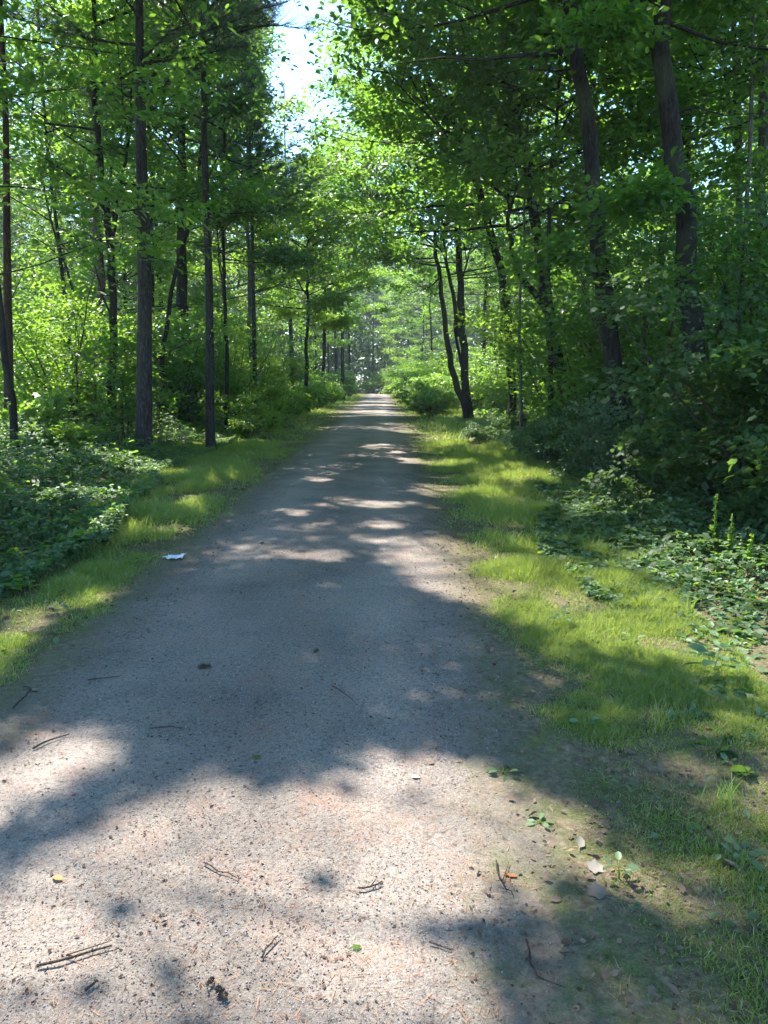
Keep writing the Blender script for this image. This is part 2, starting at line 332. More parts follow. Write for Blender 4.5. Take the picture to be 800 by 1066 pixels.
# ------------------------------------------------------------------ ground and path
def sheet(xs, ys, zf, mat, name):
    X, Y = np.meshgrid(xs, ys); Z = zf(X, Y); g = Geo(); nx = len(xs)
    i = (np.arange(len(ys) - 1)[:, None] * nx + np.arange(nx - 1)[None]).ravel()
    g.add(np.stack([X, Y, Z], -1).reshape(-1, 3), np.stack([i, i + 1, i + nx + 1, i + nx], -1))
    return link(name, g.mesh(name, mat, True), kind='structure')
def spaced(a, near, far, n): t = np.linspace(0, 1, n); return a + near * t * n + (far - a - near * n) * t ** 4
gx_ = np.concatenate([-np.geomspace(900, 8, 26), np.linspace(-7.6, 7.6, 77), np.geomspace(8, 900, 26)])
gy_ = np.concatenate([-np.geomspace(900, 6, 16), np.linspace(-5.6, 30, 180), np.geomspace(30.5, 1500, 46)])
sheet(gx_, gy_, gz, M_GROUND, 'ground')
ys = np.concatenate([np.linspace(-8, 20, 240), np.linspace(20.3, 140, 160)])
ts = np.linspace(-1, 1, 21)
Yp, Tp = np.meshgrid(ys, ts, indexing='ij')
hw = 1.52 - .0 * (Tp > 0) * (1 - smooth(1.6, 4.2, Yp)) + .20 * (vnoise(Yp * .9, Tp * 0 + np.sign(Tp) * 3, 5) - .5) + .10 * (vnoise(Yp * 4, np.sign(Tp) * 5, 6) - .5)
Xp = path_cx(Yp) + Tp * hw
Zp = gz(Xp, Yp) + .006 + .004 * (vnoise(Xp * 5, Yp * 5, 2) - .5) - .011 * (np.abs(Tp) > .99)
Zp = np.where(np.abs(Tp) < .99, Zp, Zp)
g = Geo(); i = (np.arange(len(ys) - 1)[:, None] * 21 + np.arange(20)[None]).ravel()
g.add(np.stack([Xp, Yp, Zp], -1).reshape(-1, 3), np.stack([i, i + 21 + 0, i + 22, i + 1], -1)[:, ::-1])
link('gravel_path', g.mesh('gravel_path', M_PATH, True), kind='structure')

# ------------------------------------------------------------------ trees
def grow_branch(g, p0, d, L, r0, rng, k=5, n=6, up=.15, wob=.18):
    pts = [np.array(p0, float)]; d = d / np.linalg.norm(d)
    for i in range(n):
        d = d + rng.normal(0, wob / n * 2, 3) + np.array([0, 0, up / n]); d /= np.linalg.norm(d)
        pts.append(pts[-1] + d * L / n)
    pts = np.array(pts); rad = r0 * (1 - .85 * np.linspace(0, 1, n + 1))
    g.tube(pts, rad, k, None, False); return pts
def interp(pts, t):
    f = t * (len(pts) - 1); i = min(int(f), len(pts) - 2); return pts[i] + (pts[i + 1] - pts[i]) * (f - i)
def leaves_at(g, C, R, n, size, tpl, rng, flat=.32, spread=.45, prune=True, droop=.25):
    """n leaves in a flattened cluster round each centre C with radius R"""
    if len(C) == 0: return
    C = np.repeat(np.asarray(C), n, 0); Rr = np.repeat(np.asarray(R), n)
    o = rng.normal(0, .5, C.shape) * Rr[:, None]; o[:, 2] *= flat; o[:, 2] -= (o[:, 0] ** 2 + o[:, 1] ** 2) * .12 / np.maximum(Rr, .1)
    P = C + o
    if prune:
        k = keep(P, rng); P = P[k]; o = o[k]
    m = len(P)
    cn = np.repeat(rng.normal(0, .32, (len(C) // n, 3)), n, 0); cr = np.repeat(rng.random(len(C) // n), n)
    if prune: cn, cr = cn[k], cr[k]
    Nn = nrm(np.array([0, 0, 1.]) + cn + rng.normal(0, spread * .75, (m, 3)))
    P[:, 2] -= (cn[:, :2] * o[:, :2]).sum(1) * .8
    A = nrm(o * np.array([1, 1, 0]) + rng.normal(0, .35, (m, 3))); A[:, 2] -= droop
    g.scatter(tpl, P, A, Nn, size * rng.uniform(.5, 1.3, m), rng, r=np.clip(.55 * cr + .35 * rng.random(m) + .25 * (rng.random(m) > .985), 0, 1))
DM = 1.9                                               # foliage density of the trees one can tell apart
def make_tree(name, spine, r0, rng, zb, R, npri, mat_l, mat_b, label, cat='tree', leaf=.10, per=34, nsec=6, tpl=LEAF,
              prune=True, group=None, stems=(), extra=(), prof=None, elev=(5, 45), flare=1.5, cl=(.34, .70), crown_name='crown', side=None, flat=.24, dens=.8, mul=1.0, lr=.05):
    """deciduous tree: spine = trunk polyline in world space, zb = height of the lowest live limb, R = crown radius"""
    spine = np.asarray(spine, float); base = spine[0].copy()
    tr = Geo(); lf = Geo(); C = []; CR = []
    def stem(sp, ra, rb, zb, npri, R):
        # smooth the polyline
        t = np.linspace(0, 1, max(12, len(sp) * 4)); f = np.concatenate([[0], np.cumsum(np.linalg.norm(np.diff(sp, axis=0), axis=1))]); f /= f[-1]
        P = np.stack([np.interp(t, f, sp[:, a]) for a in range(3)], -1)
        for _ in range(2): P[1:-1] = (P[:-2] + 2 * P[1:-1] + P[2:]) / 4
        P[1:-1, :2] += rng.normal(0, .25 * ra, (len(P) - 2, 2))
        rad = ra + (rb - ra) * t ** .9; rad[0] *= flare; rad[1] *= 1 + (flare - 1) * .25
        tr.tube(P, rad, 10 if ra > .09 else 7, rng)
        ztop = P[-1, 2]
        for i in range(npri):
            u = (i + rng.random()) / npri; z = zb + (ztop - zb) * u ** .9
            t_ = np.interp(z, P[:, 2], t); p0 = interp(P, t_)
            az = i * 2.4 + rng.uniform(-.5, .5)
            if side is not None and rng.random() < side[1]: az = side[0] + rng.normal(0, .8)
            pr = (prof(u) if prof else (.55 + .75 * math.sin(math.pi * min(1, u * .9 + .15)))); L = R * pr * rng.uniform(.7, 1.12)
            if L < .15: continue
            e = math.radians(elev[0] + (elev[1] - elev[0]) * u + rng.uniform(-12, 12))
            d = np.array([math.cos(az) * math.cos(e), math.sin(az) * math.cos(e), math.sin(e)])
            rr = min(ra * .45, .009 + L * .007, lr)
            for _ in range(4):
                if any(in_slot(p0 + d * L * q_) for q_ in (.4, .6, .8, 1.0)): L *= .7
            br = grow_branch(tr, p0, d, L, rr, rng, 5, 7, .1)
            limb(br, L, rr)
        limb(P[int(len(P) * .7):], R * .6, .02)
    def limb(br, L, rr):
        for j in range(nsec):
            t2 = .28 + .72 * (j + rng.random()) / nsec; q = interp(br, min(t2, 1))
            dd = nrm(br[-1] - br[0]); sd = np.cross(dd, [0, 0, 1]); sd = sd / max(np.linalg.norm(sd), 1e-3) * (1 if j % 2 else -1)
            d2 = dd * .6 + sd * rng.uniform(.4, 1.1) + np.array([0, 0, rng.uniform(-.15, .3)])
            L2 = L * rng.uniform(.22, .45); b2 = grow_branch(tr, q, d2, L2, max(rr * .4, .005), rng, 3, 4, .05)
            for t3 in (.5, 1.0):
                if rng.random() < dens: C.append(interp(b2, t3)); CR.append(rng.uniform(*cl))
        C.append(br[-1]); CR.append(cl[1])
    stem(spine, r0, r0 * .22, zb, npri, R)
    for sp, ra, nb in stems:
        stem(np.asarray(sp, float), ra, ra * .25, max(zb, sp[0][2] + 1), nb, R)
    for pts, ra, leafy in extra:
        pts = np.asarray(pts, float); tt = np.linspace(0, 1, len(pts))
        tr.tube(pts, ra * (1 - .8 * tt), 6, None, False)
        if leafy: limb(pts, np.linalg.norm(pts[-1] - pts[0]), ra * .5)
    leaves_at(lf, C, CR, int(per * DM * mul), leaf, tpl, rng, flat=flat, prune=prune)
    o = link(name, None, loc=base); tag(o, label, cat, group)
    link('trunk', tr.mesh('trunk', mat_b, True, base), o)
    link(crown_name, lf.mesh('crown', mat_l, False, base), o)
    return o
def make_pine(name, spine, r0, rng, zb, R, nb, label, mat_b=B_PINE, group=None, prune=True, dead=8, per=14, nl=.13, up=10, nw=.006, tufts=26, extra=()):
    spine = np.asarray(spine, float); base = spine[0].copy(); tr = Geo(); lf = Geo()
    t = np.linspace(0, 1, 16); P = np.stack([np.interp(t, np.linspace(0, 1, len(spine)), spine[:, a]) for a in range(3)], -1)
    rad = r0 * (1 - .8 * t); rad[0] *= 1.35; tr.tube(P, rad, 12, rng)
    ztop = P[-1, 2]; TP, TD = [], []
    def bough(br, L):
        m = max(4, int(tufts * L / 2.2))
        for j in range(m):
            t2 = .25 + .75 * rng.random(); q = interp(br, t2); dd = nrm(br[-1] - br[0])
            sd = np.cross(dd, [0, 0, 1]) * (1 if rng.random() < .5 else -1) * rng.uniform(.4, 1) * (1.1 - t2 * .6)
            L2 = L * .30 * rng.uniform(.5, 1); b2 = grow_branch(tr, q, dd * .8 + sd + np.array([0, 0, .12]), L2, .006, rng, 3, 3, .1)
            for t3 in np.linspace(.3, 1, 4): TP.append(interp(b2, t3)); TD.append(nrm(b2[-1] - b2[0]))
    for i in range(nb):
        u = (i + rng.random()) / nb; z = zb + (ztop - zb) * u; p0 = interp(P, np.interp(z, P[:, 2], t)); az = i * 2.4 + rng.uniform(-.4, .4)
        L = R * (1.05 - .8 * u) * rng.uniform(.7, 1.1); e = math.radians(up + rng.uniform(-10, 14))
        d = np.array([math.cos(az) * math.cos(e), math.sin(az) * math.cos(e), math.sin(e)])
        for _ in range(4):
            if any(in_slot(p0 + d * L * q_) for q_ in (.4, .6, .8, 1.0)): L *= .7
        bough(grow_branch(tr, p0, d, L, min(r0 * .35, .03), rng, 5, 7, .22, .1), L)
    for i in range(dead):
        z = zb * rng.uniform(.35, 1.0); p0 = interp(P, np.interp(z, P[:, 2], t)); az = rng.uniform(0, 6.28); L = rng.uniform(.4, 1.6)
        b = grow_branch(tr, p0, np.array([math.cos(az), math.sin(az), rng.uniform(-.1, .5)]), L, .012, rng, 4, 5, .1, .3)
        grow_branch(tr, interp(b, .5), np.array([math.cos(az + .7), math.sin(az + .7), .2]), L * .4, .006, rng, 3, 3, .1, .3)
    for pts, ra, leafy in extra:
        pts = np.asarray(pts, float); tr.tube(pts, ra * (1 - .8 * np.linspace(0, 1, len(pts))), 6, None, False)
        if leafy: bough(pts, np.linalg.norm(pts[-1] - pts[0]))
    TP = np.repeat(np.array(TP), per, 0); TD = np.repeat(np.array(TD), per, 0)
    if prune: k = keep(TP, rng); TP, TD = TP[k], TD[k]
    m = len(TP); A = nrm(TD * .7 + rng.normal(0, .55, (m, 3))); Nn = rng.normal(0, 1, (m, 3))
    lf.scatter(NEED, TP + rng.normal(0, .03, (m, 3)), A, Nn, nl * rng.uniform(.7, 1.2, m), rng, W=np.full(m, nw))
    o = link(name, None, loc=base); tag(o, label, 'pine tree', group)
    link('trunk', tr.mesh('trunk', mat_b, True, base), o); link('crown', lf.mesh('crown', M_NEEDLE, False, base), o)
    return o
def spine_px(pts, Y, H, Yt=None):
    """trunk line through photo positions at distance Y (to Yt at its top), continued up to height H"""
    out = []; n = len(pts)
    for i, (px, py) in enumerate(pts):
        out.append(at(px, py, Y + ((Yt or Y) - Y) * i / max(n - 1, 1)))
    b = out[0].copy(); b[2] = gz(b[0], b[1]) - .05; out = [b] + [p for p in out if p[2] > b[2] + .3]
    d = out[-1] - out[-2]; d = d / max(d[2], .2)
    if out[-1][2] < H: out.append(out[-1] + d * (H - out[-1][2]) * np.array([.35, .35, 1]))
    return np.array(out)
def vert(x, y, H, rng, lean=.04):
    n = 6; z = np.linspace(0, H, n); o = np.cumsum(rng.normal(0, lean * H / n, (n, 2)), 0); o[0] = 0
    return np.stack([x + o[:, 0], y + o[:, 1], z + gz(x, y) - .05], -1)
RG = lambda s: np.random.default_rng(s)

# --- canopy trees of the left side, nearest first; first two added off-frame for shade
make_tree('maple_tree', vert(-5.2, 2.6, 15, RG(1)), .17, RG(1), 5.6, 4.6, 38, M_MAPLE, B_DARK, 'added out-of-view maple closest on the left of the path, its crown shading the bottom left corner', lr=.018, elev=(22, 55), leaf=.13, mul=2.3, tpl=LEAF)
make_tree('maple_tree', vert(-6.4, 7.2, 16, RG(2)), .18, RG(2), 5.2, 5.0, 40, M_MAPLE, B_DARK, 'maple added out of frame for shade, reaching in over the left verge above the shrub at the left edge', lr=.018, elev=(22, 55), leaf=.13, mul=2.3, tpl=LEAF)
make_tree('maple_tree', vert(-9.0, 11.5, 16, RG(3)), .16, RG(3), 3.4, 4.8, 42, M_MAPLE, B_DARK, 'broad maple filling the top left corner with backlit leaves', lr=.018, elev=(22, 55), leaf=.13, mul=2.3, tpl=LEAF)
make_tree('maple_tree', spine_px([(14, 430), (6, 370), (-2, 290), (-10, 200)], 12.5, 15), .06, RG(4), 3.0, 3.6, 28, M_MAPLE, B_DARK, 'dark leaning maple at the left edge, in front of the reddish trunk', lr=.014, leaf=.135)
make_pine('red_pine_tree', spine_px([(10, 440), (8, 300), (6, 100)], 15, 20), .13, RG(5), 9, 3.2, 30, 'pine with reddish-brown bark low at the left edge of the woods', B_RED)
make_pine('pine_tree', spine_px([(150, 450), (151, 300), (147, 150), (145, 0)], 15, 21), .205, RG(6), 7.4, 4.2, 44,
          'thick straight grey-barked pine standing clear in the left woods', dead=10, tufts=36, nw=.009,
          extra=[([at(151, 92, 15), at(168, 66, 14.7), at(190, 44, 14.4), at(215, 32, 14.2), at(250, 20, 14)], .03, True),
                 ([at(150, 130, 15), at(135, 122, 15.1), at(120, 118, 15.2), at(100, 96, 15.4)], .02, False),
                 ([at(151, 100, 15), at(178, 84, 15.1), at(205, 70, 15.2)], .02, True),
                 ([at(150, 60, 15), at(178, 32, 14.4), at(205, 22, 14)], .03, True)])
make_pine('pine_tree', spine_px([(219, 447), (218, 300), (213, 150), (211, 0)], 17.5, 20), .14, RG(7), 7.6, 3.8, 40,
          'slim dark pine nearest the path among the left trees', dead=8, tufts=40, nw=.009,
          extra=[([at(212, 30, 17.5), at(235, 16, 17.0), at(262, 12, 16.6), at(300, 2, 16.2)], .028, True),
                 ([at(212, 44, 17.5), at(250, 28, 17.2), at(290, 26, 17), at(312, 30, 16.9)], .028, True),
                 ([at(213, 66, 17.5), at(232, 40, 17.3), at(260, 30, 17.2), at(285, 27, 17)], .02, True),
                 ([at(215, 190, 17.5), at(226, 165, 17.6), at(240, 146, 17.6), at(256, 118, 17.7)], .022, False)])
make_tree('maple_tree', spine_px([(119, 440), (117, 340), (116, 255), (108, 190), (100, 120), (97, 0)], 18, 16), .105, RG(8), 5.0, 3.2, 24, M_MAPLE, B_DARK,
          'dark forked maple just left of the thick grey pine', leaf=.135,
          stems=[([at(116, 250, 18), at(124, 200, 18), at(135, 150, 18.2), at(140, 40, 18.4)], .05, 8)],
          extra=[([at(116, 330, 18), at(108, 310, 18), at(100, 280, 18.1), at(92, 262, 18.3)], .03, False), ([at(117, 300, 18), at(128, 288, 18), at(142, 276, 18)], .02, False),
                 ([at(114, 225, 18), at(96, 200, 17.6), at(70, 180, 17.2), at(40, 160, 17)], .045, True)])
make_tree('maple_tree', spine_px([(166, 440), (169, 380), (174, 330), (181, 290), (192, 250), (205, 215)], 20, 13), .085, RG(9), 5.4, 2.8, 18, M_OAK, B_DARK,
          'curving dark trunk between the two pines on the left', leaf=.135)
make_tree('maple_tree', spine_px([(237, 430), (236, 350), (234, 290), (232, 230), (234, 120)], 23, 15), .075, RG(10), 4.8, 3.0, 22, M_OAK, B_DARK,
          'thin forked tree right beside the slim pine', leaf=.135, stems=[([at(234, 300, 23), at(228, 275, 23), at(226, 230, 23)], .04, 6)])
make_tree('maple_tree', spine_px([(78, 425), (71, 340), (63, 270), (55, 200)], 21, 14), .075, RG(11), 4.6, 3.2, 20, M_BRIGHT, B_DARK,
          'leaning thin tree far left with glowing yellow-green leaves', leaf=.135)
make_tree('maple_tree', spine_px([(102, 410), (90, 350), (75, 300), (66, 265), (55, 240)], 22, 12), .05, RG(12), 3.4, 2.8, 18, M_BRIGHT, B_DARK,
          'whip-thin tree leaning hard left behind the leaning thin one', leaf=.135)
make_tree('ivy_clad_tree', spine_px([(191, 415), (190, 330), (188, 200)], 28, 17), .26, RG(13), 6.4, 3.4, 26, M_OAK, B_DARK,
          'stout dark trunk set back between the two left pines', leaf=.13)
make_tree('maple_tree', spine_px([(105, 415), (104, 330), (100, 200)], 27, 16), .2, RG(14), 6, 3.6, 24, M_BRIGHT, B_RED,
          'brownish trunk set back behind the dark forked maple', leaf=.13)
# crown mass right of the slim pine and the low tree by the far left verge
make_pine('pine_tree', spine_px([(266, 415), (262, 200)], 27, 14), .12, RG(15), 7.2, 2.6, 44,
          'bushy pine whose boughs hang beside the sky gap', tufts=26, nw=.014, nl=.16, per=16)
make_tree('oak_tree', spine_px([(262, 405), (260, 300), (258, 180)], 30, 14), .12, RG(16), 5.0, 3.8, 30, M_OAK, B_GREY,
          'pale straight trunk behind the bushy pine', leaf=.13)
make_tree('maple_tree', spine_px([(320, 425), (320, 330), (321, 250)], 37, 9.6), .11, RG(17), 4.2, 3.3, 34, M_BRIGHT, B_DARK,
          'small full-crowned tree standing alone at the left verge far up the path', leaf=.15, per=40, mul=1.5, prune=False)
make_tree('maple_tree', spine_px([(336, 420), (338, 330)], 50, 15), .12, RG(18), 6.5, 3.8, 30, M_BRIGHT, B_DARK,
          'bright green sunlit maple top rising over the far left verge', leaf=.16, per=40, prune=False)

# --- right side; the first two trees stand out of frame, added for shade
make_tree('maple_tree', vert(5.4, 4.2, 15, RG(21)), .18, RG(21), 6.2, 5.2, 26, M_MAPLE, B_DARK, 'added out-of-view maple closest on the right, shading the grass', elev=(22, 55), leaf=.13, mul=1.3)
make_tree('maple_tree', vert(6.6, 8.2, 16, RG(22)), .18, RG(22), 5.0, 5.0, 30, M_MAPLE, B_DARK, 'maple added beyond the right edge for shade, in front of the pale trunks', elev=(22, 55), leaf=.135)
make_tree('oak_tree', spine_px([(642, 440), (634, 350), (624, 260), (616, 150), (610, 80), (596, 30), (588, -20)], 12, 17), .165, RG(23), 6.6, 4.6, 28, M_MAPLE, B_DARK,
          'dark curved trunk with a long bare side branch, right of the path', leaf=.135, flare=1.2,
          extra=[([at(598, 48, 12), at(575, 56, 12), at(540, 58, 12), at(500, 62, 12.1), at(460, 60, 12.3), at(415, 66, 12.5)], .045, False),
                 ([at(604, 70, 12), at(580, 74, 12.1), at(545, 72, 12.3), at(520, 78, 12.4)], .02, False),
                 ([at(622, 262, 12), at(600, 268, 11.6), at(575, 262, 11.4)], .02, True)])
make_tree('oak_tree', spine_px([(723, 440), (717, 320), (711, 235), (705, 160), (698, 90), (690, 0), (686, -60)], 11, 18), .175, RG(24), 6.4, 4.8, 28, M_MAPLE, B_DARK,
          'thickest dark trunk of the right woods', leaf=.135, flare=1.2,
          extra=[([at(694, 34, 11), at(665, 36, 10.9), at(640, 30, 10.8), at(615, 26, 10.8)], .03, True),
                 ([at(712, 210, 11), at(690, 213, 10.8), at(668, 206, 10.7), at(650, 208, 10.6)], .02, True),
                 ([at(700, 118, 11), at(725, 112, 11), at(755, 120, 11), at(790, 118, 11)], .02, False)])
make_tree('maple_tree', spine_px([(488, 430), (483, 385), (480, 330), (478, 260), (476, 180), (470, 60)], 31, 19), .17, RG(25), 5.5, 4.4, 30, M_MAPLE, B_DARK,
          'several-stemmed maple at the right verge up the path, leaning over it', leaf=.14, per=40, mul=1.2, prune=False, side=(math.pi, .35),
          stems=[([at(487, 428, 31), at(474, 400, 31), at(465, 350, 31), at(458, 290, 31), at(448, 220, 30.6), at(425, 130, 30.2)], .145, 18),
                 ([at(478, 350, 31), at(470, 300, 31), at(462, 250, 31), at(455, 180, 31)], .11, 12),
                 ([at(484, 390, 31), at(476, 365, 31.2), at(472, 330, 31.4), at(500, 220, 31.6)], .07, 10)])
make_tree('maple_tree', spine_px([(533, 420), (529, 340), (524, 280), (505, 215), (483, 155), (462, 110), (425, 40), (400, -5)], 20, 18, 17.5), .13, RG(26), 5.2, 4.6, 34, M_MAPLE, B_DARK,
          'long trunk bending left over the path from the right woods', leaf=.135, per=38, side=(math.pi, .45))
make_tree('maple_tree', spine_px([(590, 425), (574, 330), (556, 230), (548, 160), (540, 110), (520, 50), (512, 0)], 17, 18), .14, RG(27), 4.6, 4.2, 34, M_MAPLE, B_DARK,
          'wavy trunk behind the long bare side branch', leaf=.135, per=38,
          stems=[([at(577, 335, 17), at(562, 310, 17), at(545, 297, 16.8), at(530, 250, 16.6), at(527, 150, 16.6)], .09, 12)])
make_tree('maple_tree', spine_px([(574, 430), (572, 330), (570, 240), (576, 160), (582, 100)], 15, 11), .06, RG(28), 5.0, 2.6, 22, M_MAPLE, B_DARK, 'slender upright tree left of the dark curved trunk', leaf=.135)
make_tree('maple_tree', spine_px([(543, 430), (541, 360), (542, 290), (546, 230)], 16, 8.5), .045, RG(29), 4.6, 2.2, 20, M_MAPLE, B_GREY, 'thin pale-barked sapling by the bent trunk', leaf=.135)
make_tree('dead_tree', spine_px([(777, 240), (780, 150), (785, 60), (784, -20)], 13, 11), .055, RG(30), 8, 1.5, 8, M_MAPLE, B_GREY, 'pale thin barkless trunk near the right edge', leaf=.135)
make_tree('oak_tree', spine_px([(792, 240), (793, 100), (794, -20)], 17, 16), .17, RG(31), 7.5, 3.6, 20, M_MAPLE, B_GREY, 'broad pale grey trunk at the right edge', leaf=.135)
make_tree('oak_tree', spine_px([(772, 240), (768, 150), (766, 60), (760, -20)], 18, 15), .12, RG(32), 7, 3.4, 20, M_MAPLE, B_GREY, 'forked grey trunk left of the pale barkless one', leaf=.135,
          stems=[([at(768, 150, 18), at(756, 80, 18), at(745, -10, 18)], .07, 8), ([at(768, 120, 18), at(776, 60, 18), at(780, -10, 18)], .06, 6)])
# --- more canopy on the right behind the trunks
for k, (x, y, H, mt, lb) in enumerate([(9.5, 14, 15, M_MAPLE, 'tall maple closing the right woods behind the thickest trunk'),
                                      (7.2, 18, 16, M_BRIGHT, 'sunlit maple behind the dark curved trunk'),
                                      (8.6, 24, 17, M_MAPLE, 'deep green maple behind the wavy trunk'),
                                      (7.8, 29, 15, M_BRIGHT, 'light green maple far behind the bent trunk'),
                                      (5.6, 44, 15, M_BRIGHT, 'bright maple beyond the several-stemmed one')]):
    make_tree('maple_tree', vert(x, y, H, RG(40 + k)), .15, RG(40 + k), 4.6, 4.0, 32, mt, B_DARK, lb, leaf=.13, per=36)

# --- understorey: saplings, shrubs
def make_shrub(name, x, y, h, R, rng, mat, label, stems=9, leaf=.09, per=30, tpl=LEAF, group=None, cat='shrub', flat=.3, low=.25, lean=(0, 0)):
    tr = Geo(); lf = Geo(); C = []; CR = []; z0 = float(gz(x, y)); base = np.array([x, y, z0])
    for i in range(stems):
        az = i * 2.4 + rng.random(); L = h * rng.uniform(.7, 1.1); e = rng.uniform(.35, 1.25)
        d = np.array([math.cos(az) * R / h * e + lean[0], math.sin(az) * R / h * e + lean[1], 1])
        p0 = base + np.array([math.cos(az), math.sin(az), 0]) * .08 - np.array([0, 0, .03])
        b = grow_branch(tr, p0, d, L, .006 + .008 * h, rng, 5, 6, -.35, .25)
        for j in range(5):
            q = interp(b, low + (1 - low) * (j + rng.random()) / 5); a2 = rng.uniform(0, 6.28)
            b2 = grow_branch(tr, q, np.array([math.cos(a2), math.sin(a2), rng.uniform(0, .5)]), L * rng.uniform(.18, .36), .004, rng, 3, 3, 0, .2)
            C += [interp(b2, .55), b2[-1]]; CR += [h * .12 + .08] * 2
        C.append(b[-1]); CR.append(h * .12 + .1)
    leaves_at(lf, C, CR, per, leaf, tpl, rng, flat=flat, prune=False, spread=.5)
    o = link(name, None, loc=base); tag(o, label, cat, group)
    link('stems', tr.mesh('stems', B_TWIG, True, base), o); link('foliage', lf.mesh('foliage', mat, False, base), o)
    return o
# right: layered leafy shrubs in front of the trunks
S = make_shrub
S('maple_sapling', 4.5, 8.2, 2.9, 1.5, RG(60), M_SHRUB, 'dark layered maple sapling arching in front of the thickest right trunk', 11, .08, 80, MAPLE, flat=.2, low=.55)
S('maple_sapling', 5.0, 7.2, 2.6, 1.4, RG(61), M_SHRUB, 'maple sapling with shiny leaves at the right edge above the undergrowth', 11, .08, 80, MAPLE, flat=.2, low=.4)
S('shrub', 4.0, 6.4, 1.25, 1.0, RG(62), M_SHRUB, 'broad-leaved shrub at the right edge beyond the lit seedlings', 9, .085, 44, MAPLE, flat=.25)
S('shrub', 3.8, 8.8, 1.2, .9, RG(63), M_SHRUB, 'dark shrub below the arching sapling', 10, .08, 44, MAPLE, flat=.25)
S('shrub', 3.4, 10.8, 1.3, .9, RG(64), M_COVER, 'small-leaved shrub with whitish sheen at the foot of the dark curved trunk', 12, .055, 80)
S('shrub', 3.8, 13.6, 1.2, .8, RG(65), M_SHRUB, 'glossy shrub by the bare leaf litter on the right verge', 10, .075, 50, MAPLE)
S('shrub', 3.9, 13.2, 1.7, 1.1, RG(66), M_SHRUB, 'taller glossy shrub behind the small-leaved one', 10, .075, 50, MAPLE)
S('shrub', 5.2, 10.0, 1.9, 1.3, RG(67), M_SHRUB, 'dense shrub deep behind the arching sapling', 11, .09, 50, MAPLE)
S('maple_sapling', 4.3, 15.2, 3.2, 1.1, RG(68), M_MAPLE, 'upright sapling between the slender trees on the right', 10, .09, 50, MAPLE)
S('bramble_bush', 2.1, 33.0, 1.6, 1.3, RG(69), M_BRIGHT, 'bright yellow-green bush left of the several-stemmed maple', 14, .12, 44)
S('bramble_bush', 2.6, 38, 2.0, 1.5, RG(70), M_BRIGHT, 'bright bush behind the yellow-green one along the right verge', 14, .13, 44)
S('bramble_bush', 5.4, 31.0, 2.0, 1.5, RG(71), M_BRIGHT, 'bright bush right of the several-stemmed maple', 14, .12, 44)
S('bramble_bush', 2.6, 43.0, 2.4, 2.0, RG(72), M_MAPLE, 'farthest rounded bush along the right verge', 12, .15, 44)
S('bramble_bush', 4.3, 37.0, 3.2, 2.0, RG(74), M_BRIGHT, 'tall glowing bush seen between and behind the stems of the several-stemmed maple', 14, .13, 44)
S('bramble_bush', 3.4, 47.0, 3.4, 2.2, RG(75), M_BRIGHT, 'tall bright bush left of the several-stemmed maple, farther up the verge', 14, .15, 44)
S('shrub', 3.2, 14.6, .95, .8, RG(76), M_COVER, 'low pale-leaved shrub at the grass edge beside the thin pale-barked sapling', 11, .06, 60)
S('shrub', 3.9, 17.8, 1.1, 1.0, RG(77), M_SHRUB, 'low dark shrub behind the slender upright tree', 11, .08, 44, MAPLE)
S('shrub', 2.9, 19.5, .8, .8, RG(78), M_COVER, 'smallest low shrub at the foot of the bent trunk', 10, .07, 50)
S('shrub', 4.3, 20.5, 1.3, 1.0, RG(73), M_SHRUB, 'taller dark shrub right of the bent trunk foot', 10, .09, 36)
for k, (x, y, h, R_, m_, lb) in enumerate([
        (4.6, 12.5, 4.4, 1.6, M_MAPLE, 'tall sapling filling the space between the two thick right trunks'),
        (6.2, 12.0, 5.0, 1.8, M_MAPLE, 'tall dark sapling right of the thickest trunk'),
        (7.6, 10.5, 4.2, 1.7, M_SHRUB, 'tall sapling under the pale trunks at the right edge'),
        (5.0, 16.5, 5.0, 1.8, M_MAPLE, 'leafy sapling behind the dark curved trunk'),
        (4.6, 18.5, 4.0, 1.3, M_BRIGHT, 'light green sapling behind the slender upright tree'),
        (7.5, 16.0, 5.5, 2.0, M_MAPLE, 'bushy sapling deep behind the thickest trunk'),
        (5.2, 24.0, 4.0, 1.6, M_BRIGHT, 'yellow-green sapling behind the bent trunk'),
        (6.4, 21.0, 5.0, 1.9, M_MAPLE, 'sapling thicket deep behind the wavy trunk')]):
    S('tree_sapling', x, y, h, R_, RG(140 + k), m_, lb, 13, .11, 60, flat=.25, low=.15)
for k, (x, y, h, R_, m_, lb) in enumerate([
        (-7.8, 18.5, 4.6, 1.8, M_BRIGHT, 'glowing yellow-green sapling behind the thin leaning trees'),
        (-9.8, 17.0, 5.2, 2.0, M_BRIGHT, 'glowing sapling behind the dark leaning maple at the left edge'),
        (-8.6, 22.5, 4.4, 1.8, M_BRIGHT, 'sunlit sapling between the brownish trunk and the dark forked maple'),
        (-6.6, 23.5, 3.4, 1.6, M_MAPLE, 'green sapling behind the curving dark trunk'),
        (-5.6, 26.5, 3.8, 1.6, M_BRIGHT, 'light sapling beside the thin forked tree'),
        (-5.4, 32.0, 4.0, 1.8, M_BRIGHT, 'pale green sapling under the bushy pine')]):
    S('tree_sapling', x, y, h, R_, RG(150 + k), m_, lb, 12, .11, 48, flat=.25, low=.2)
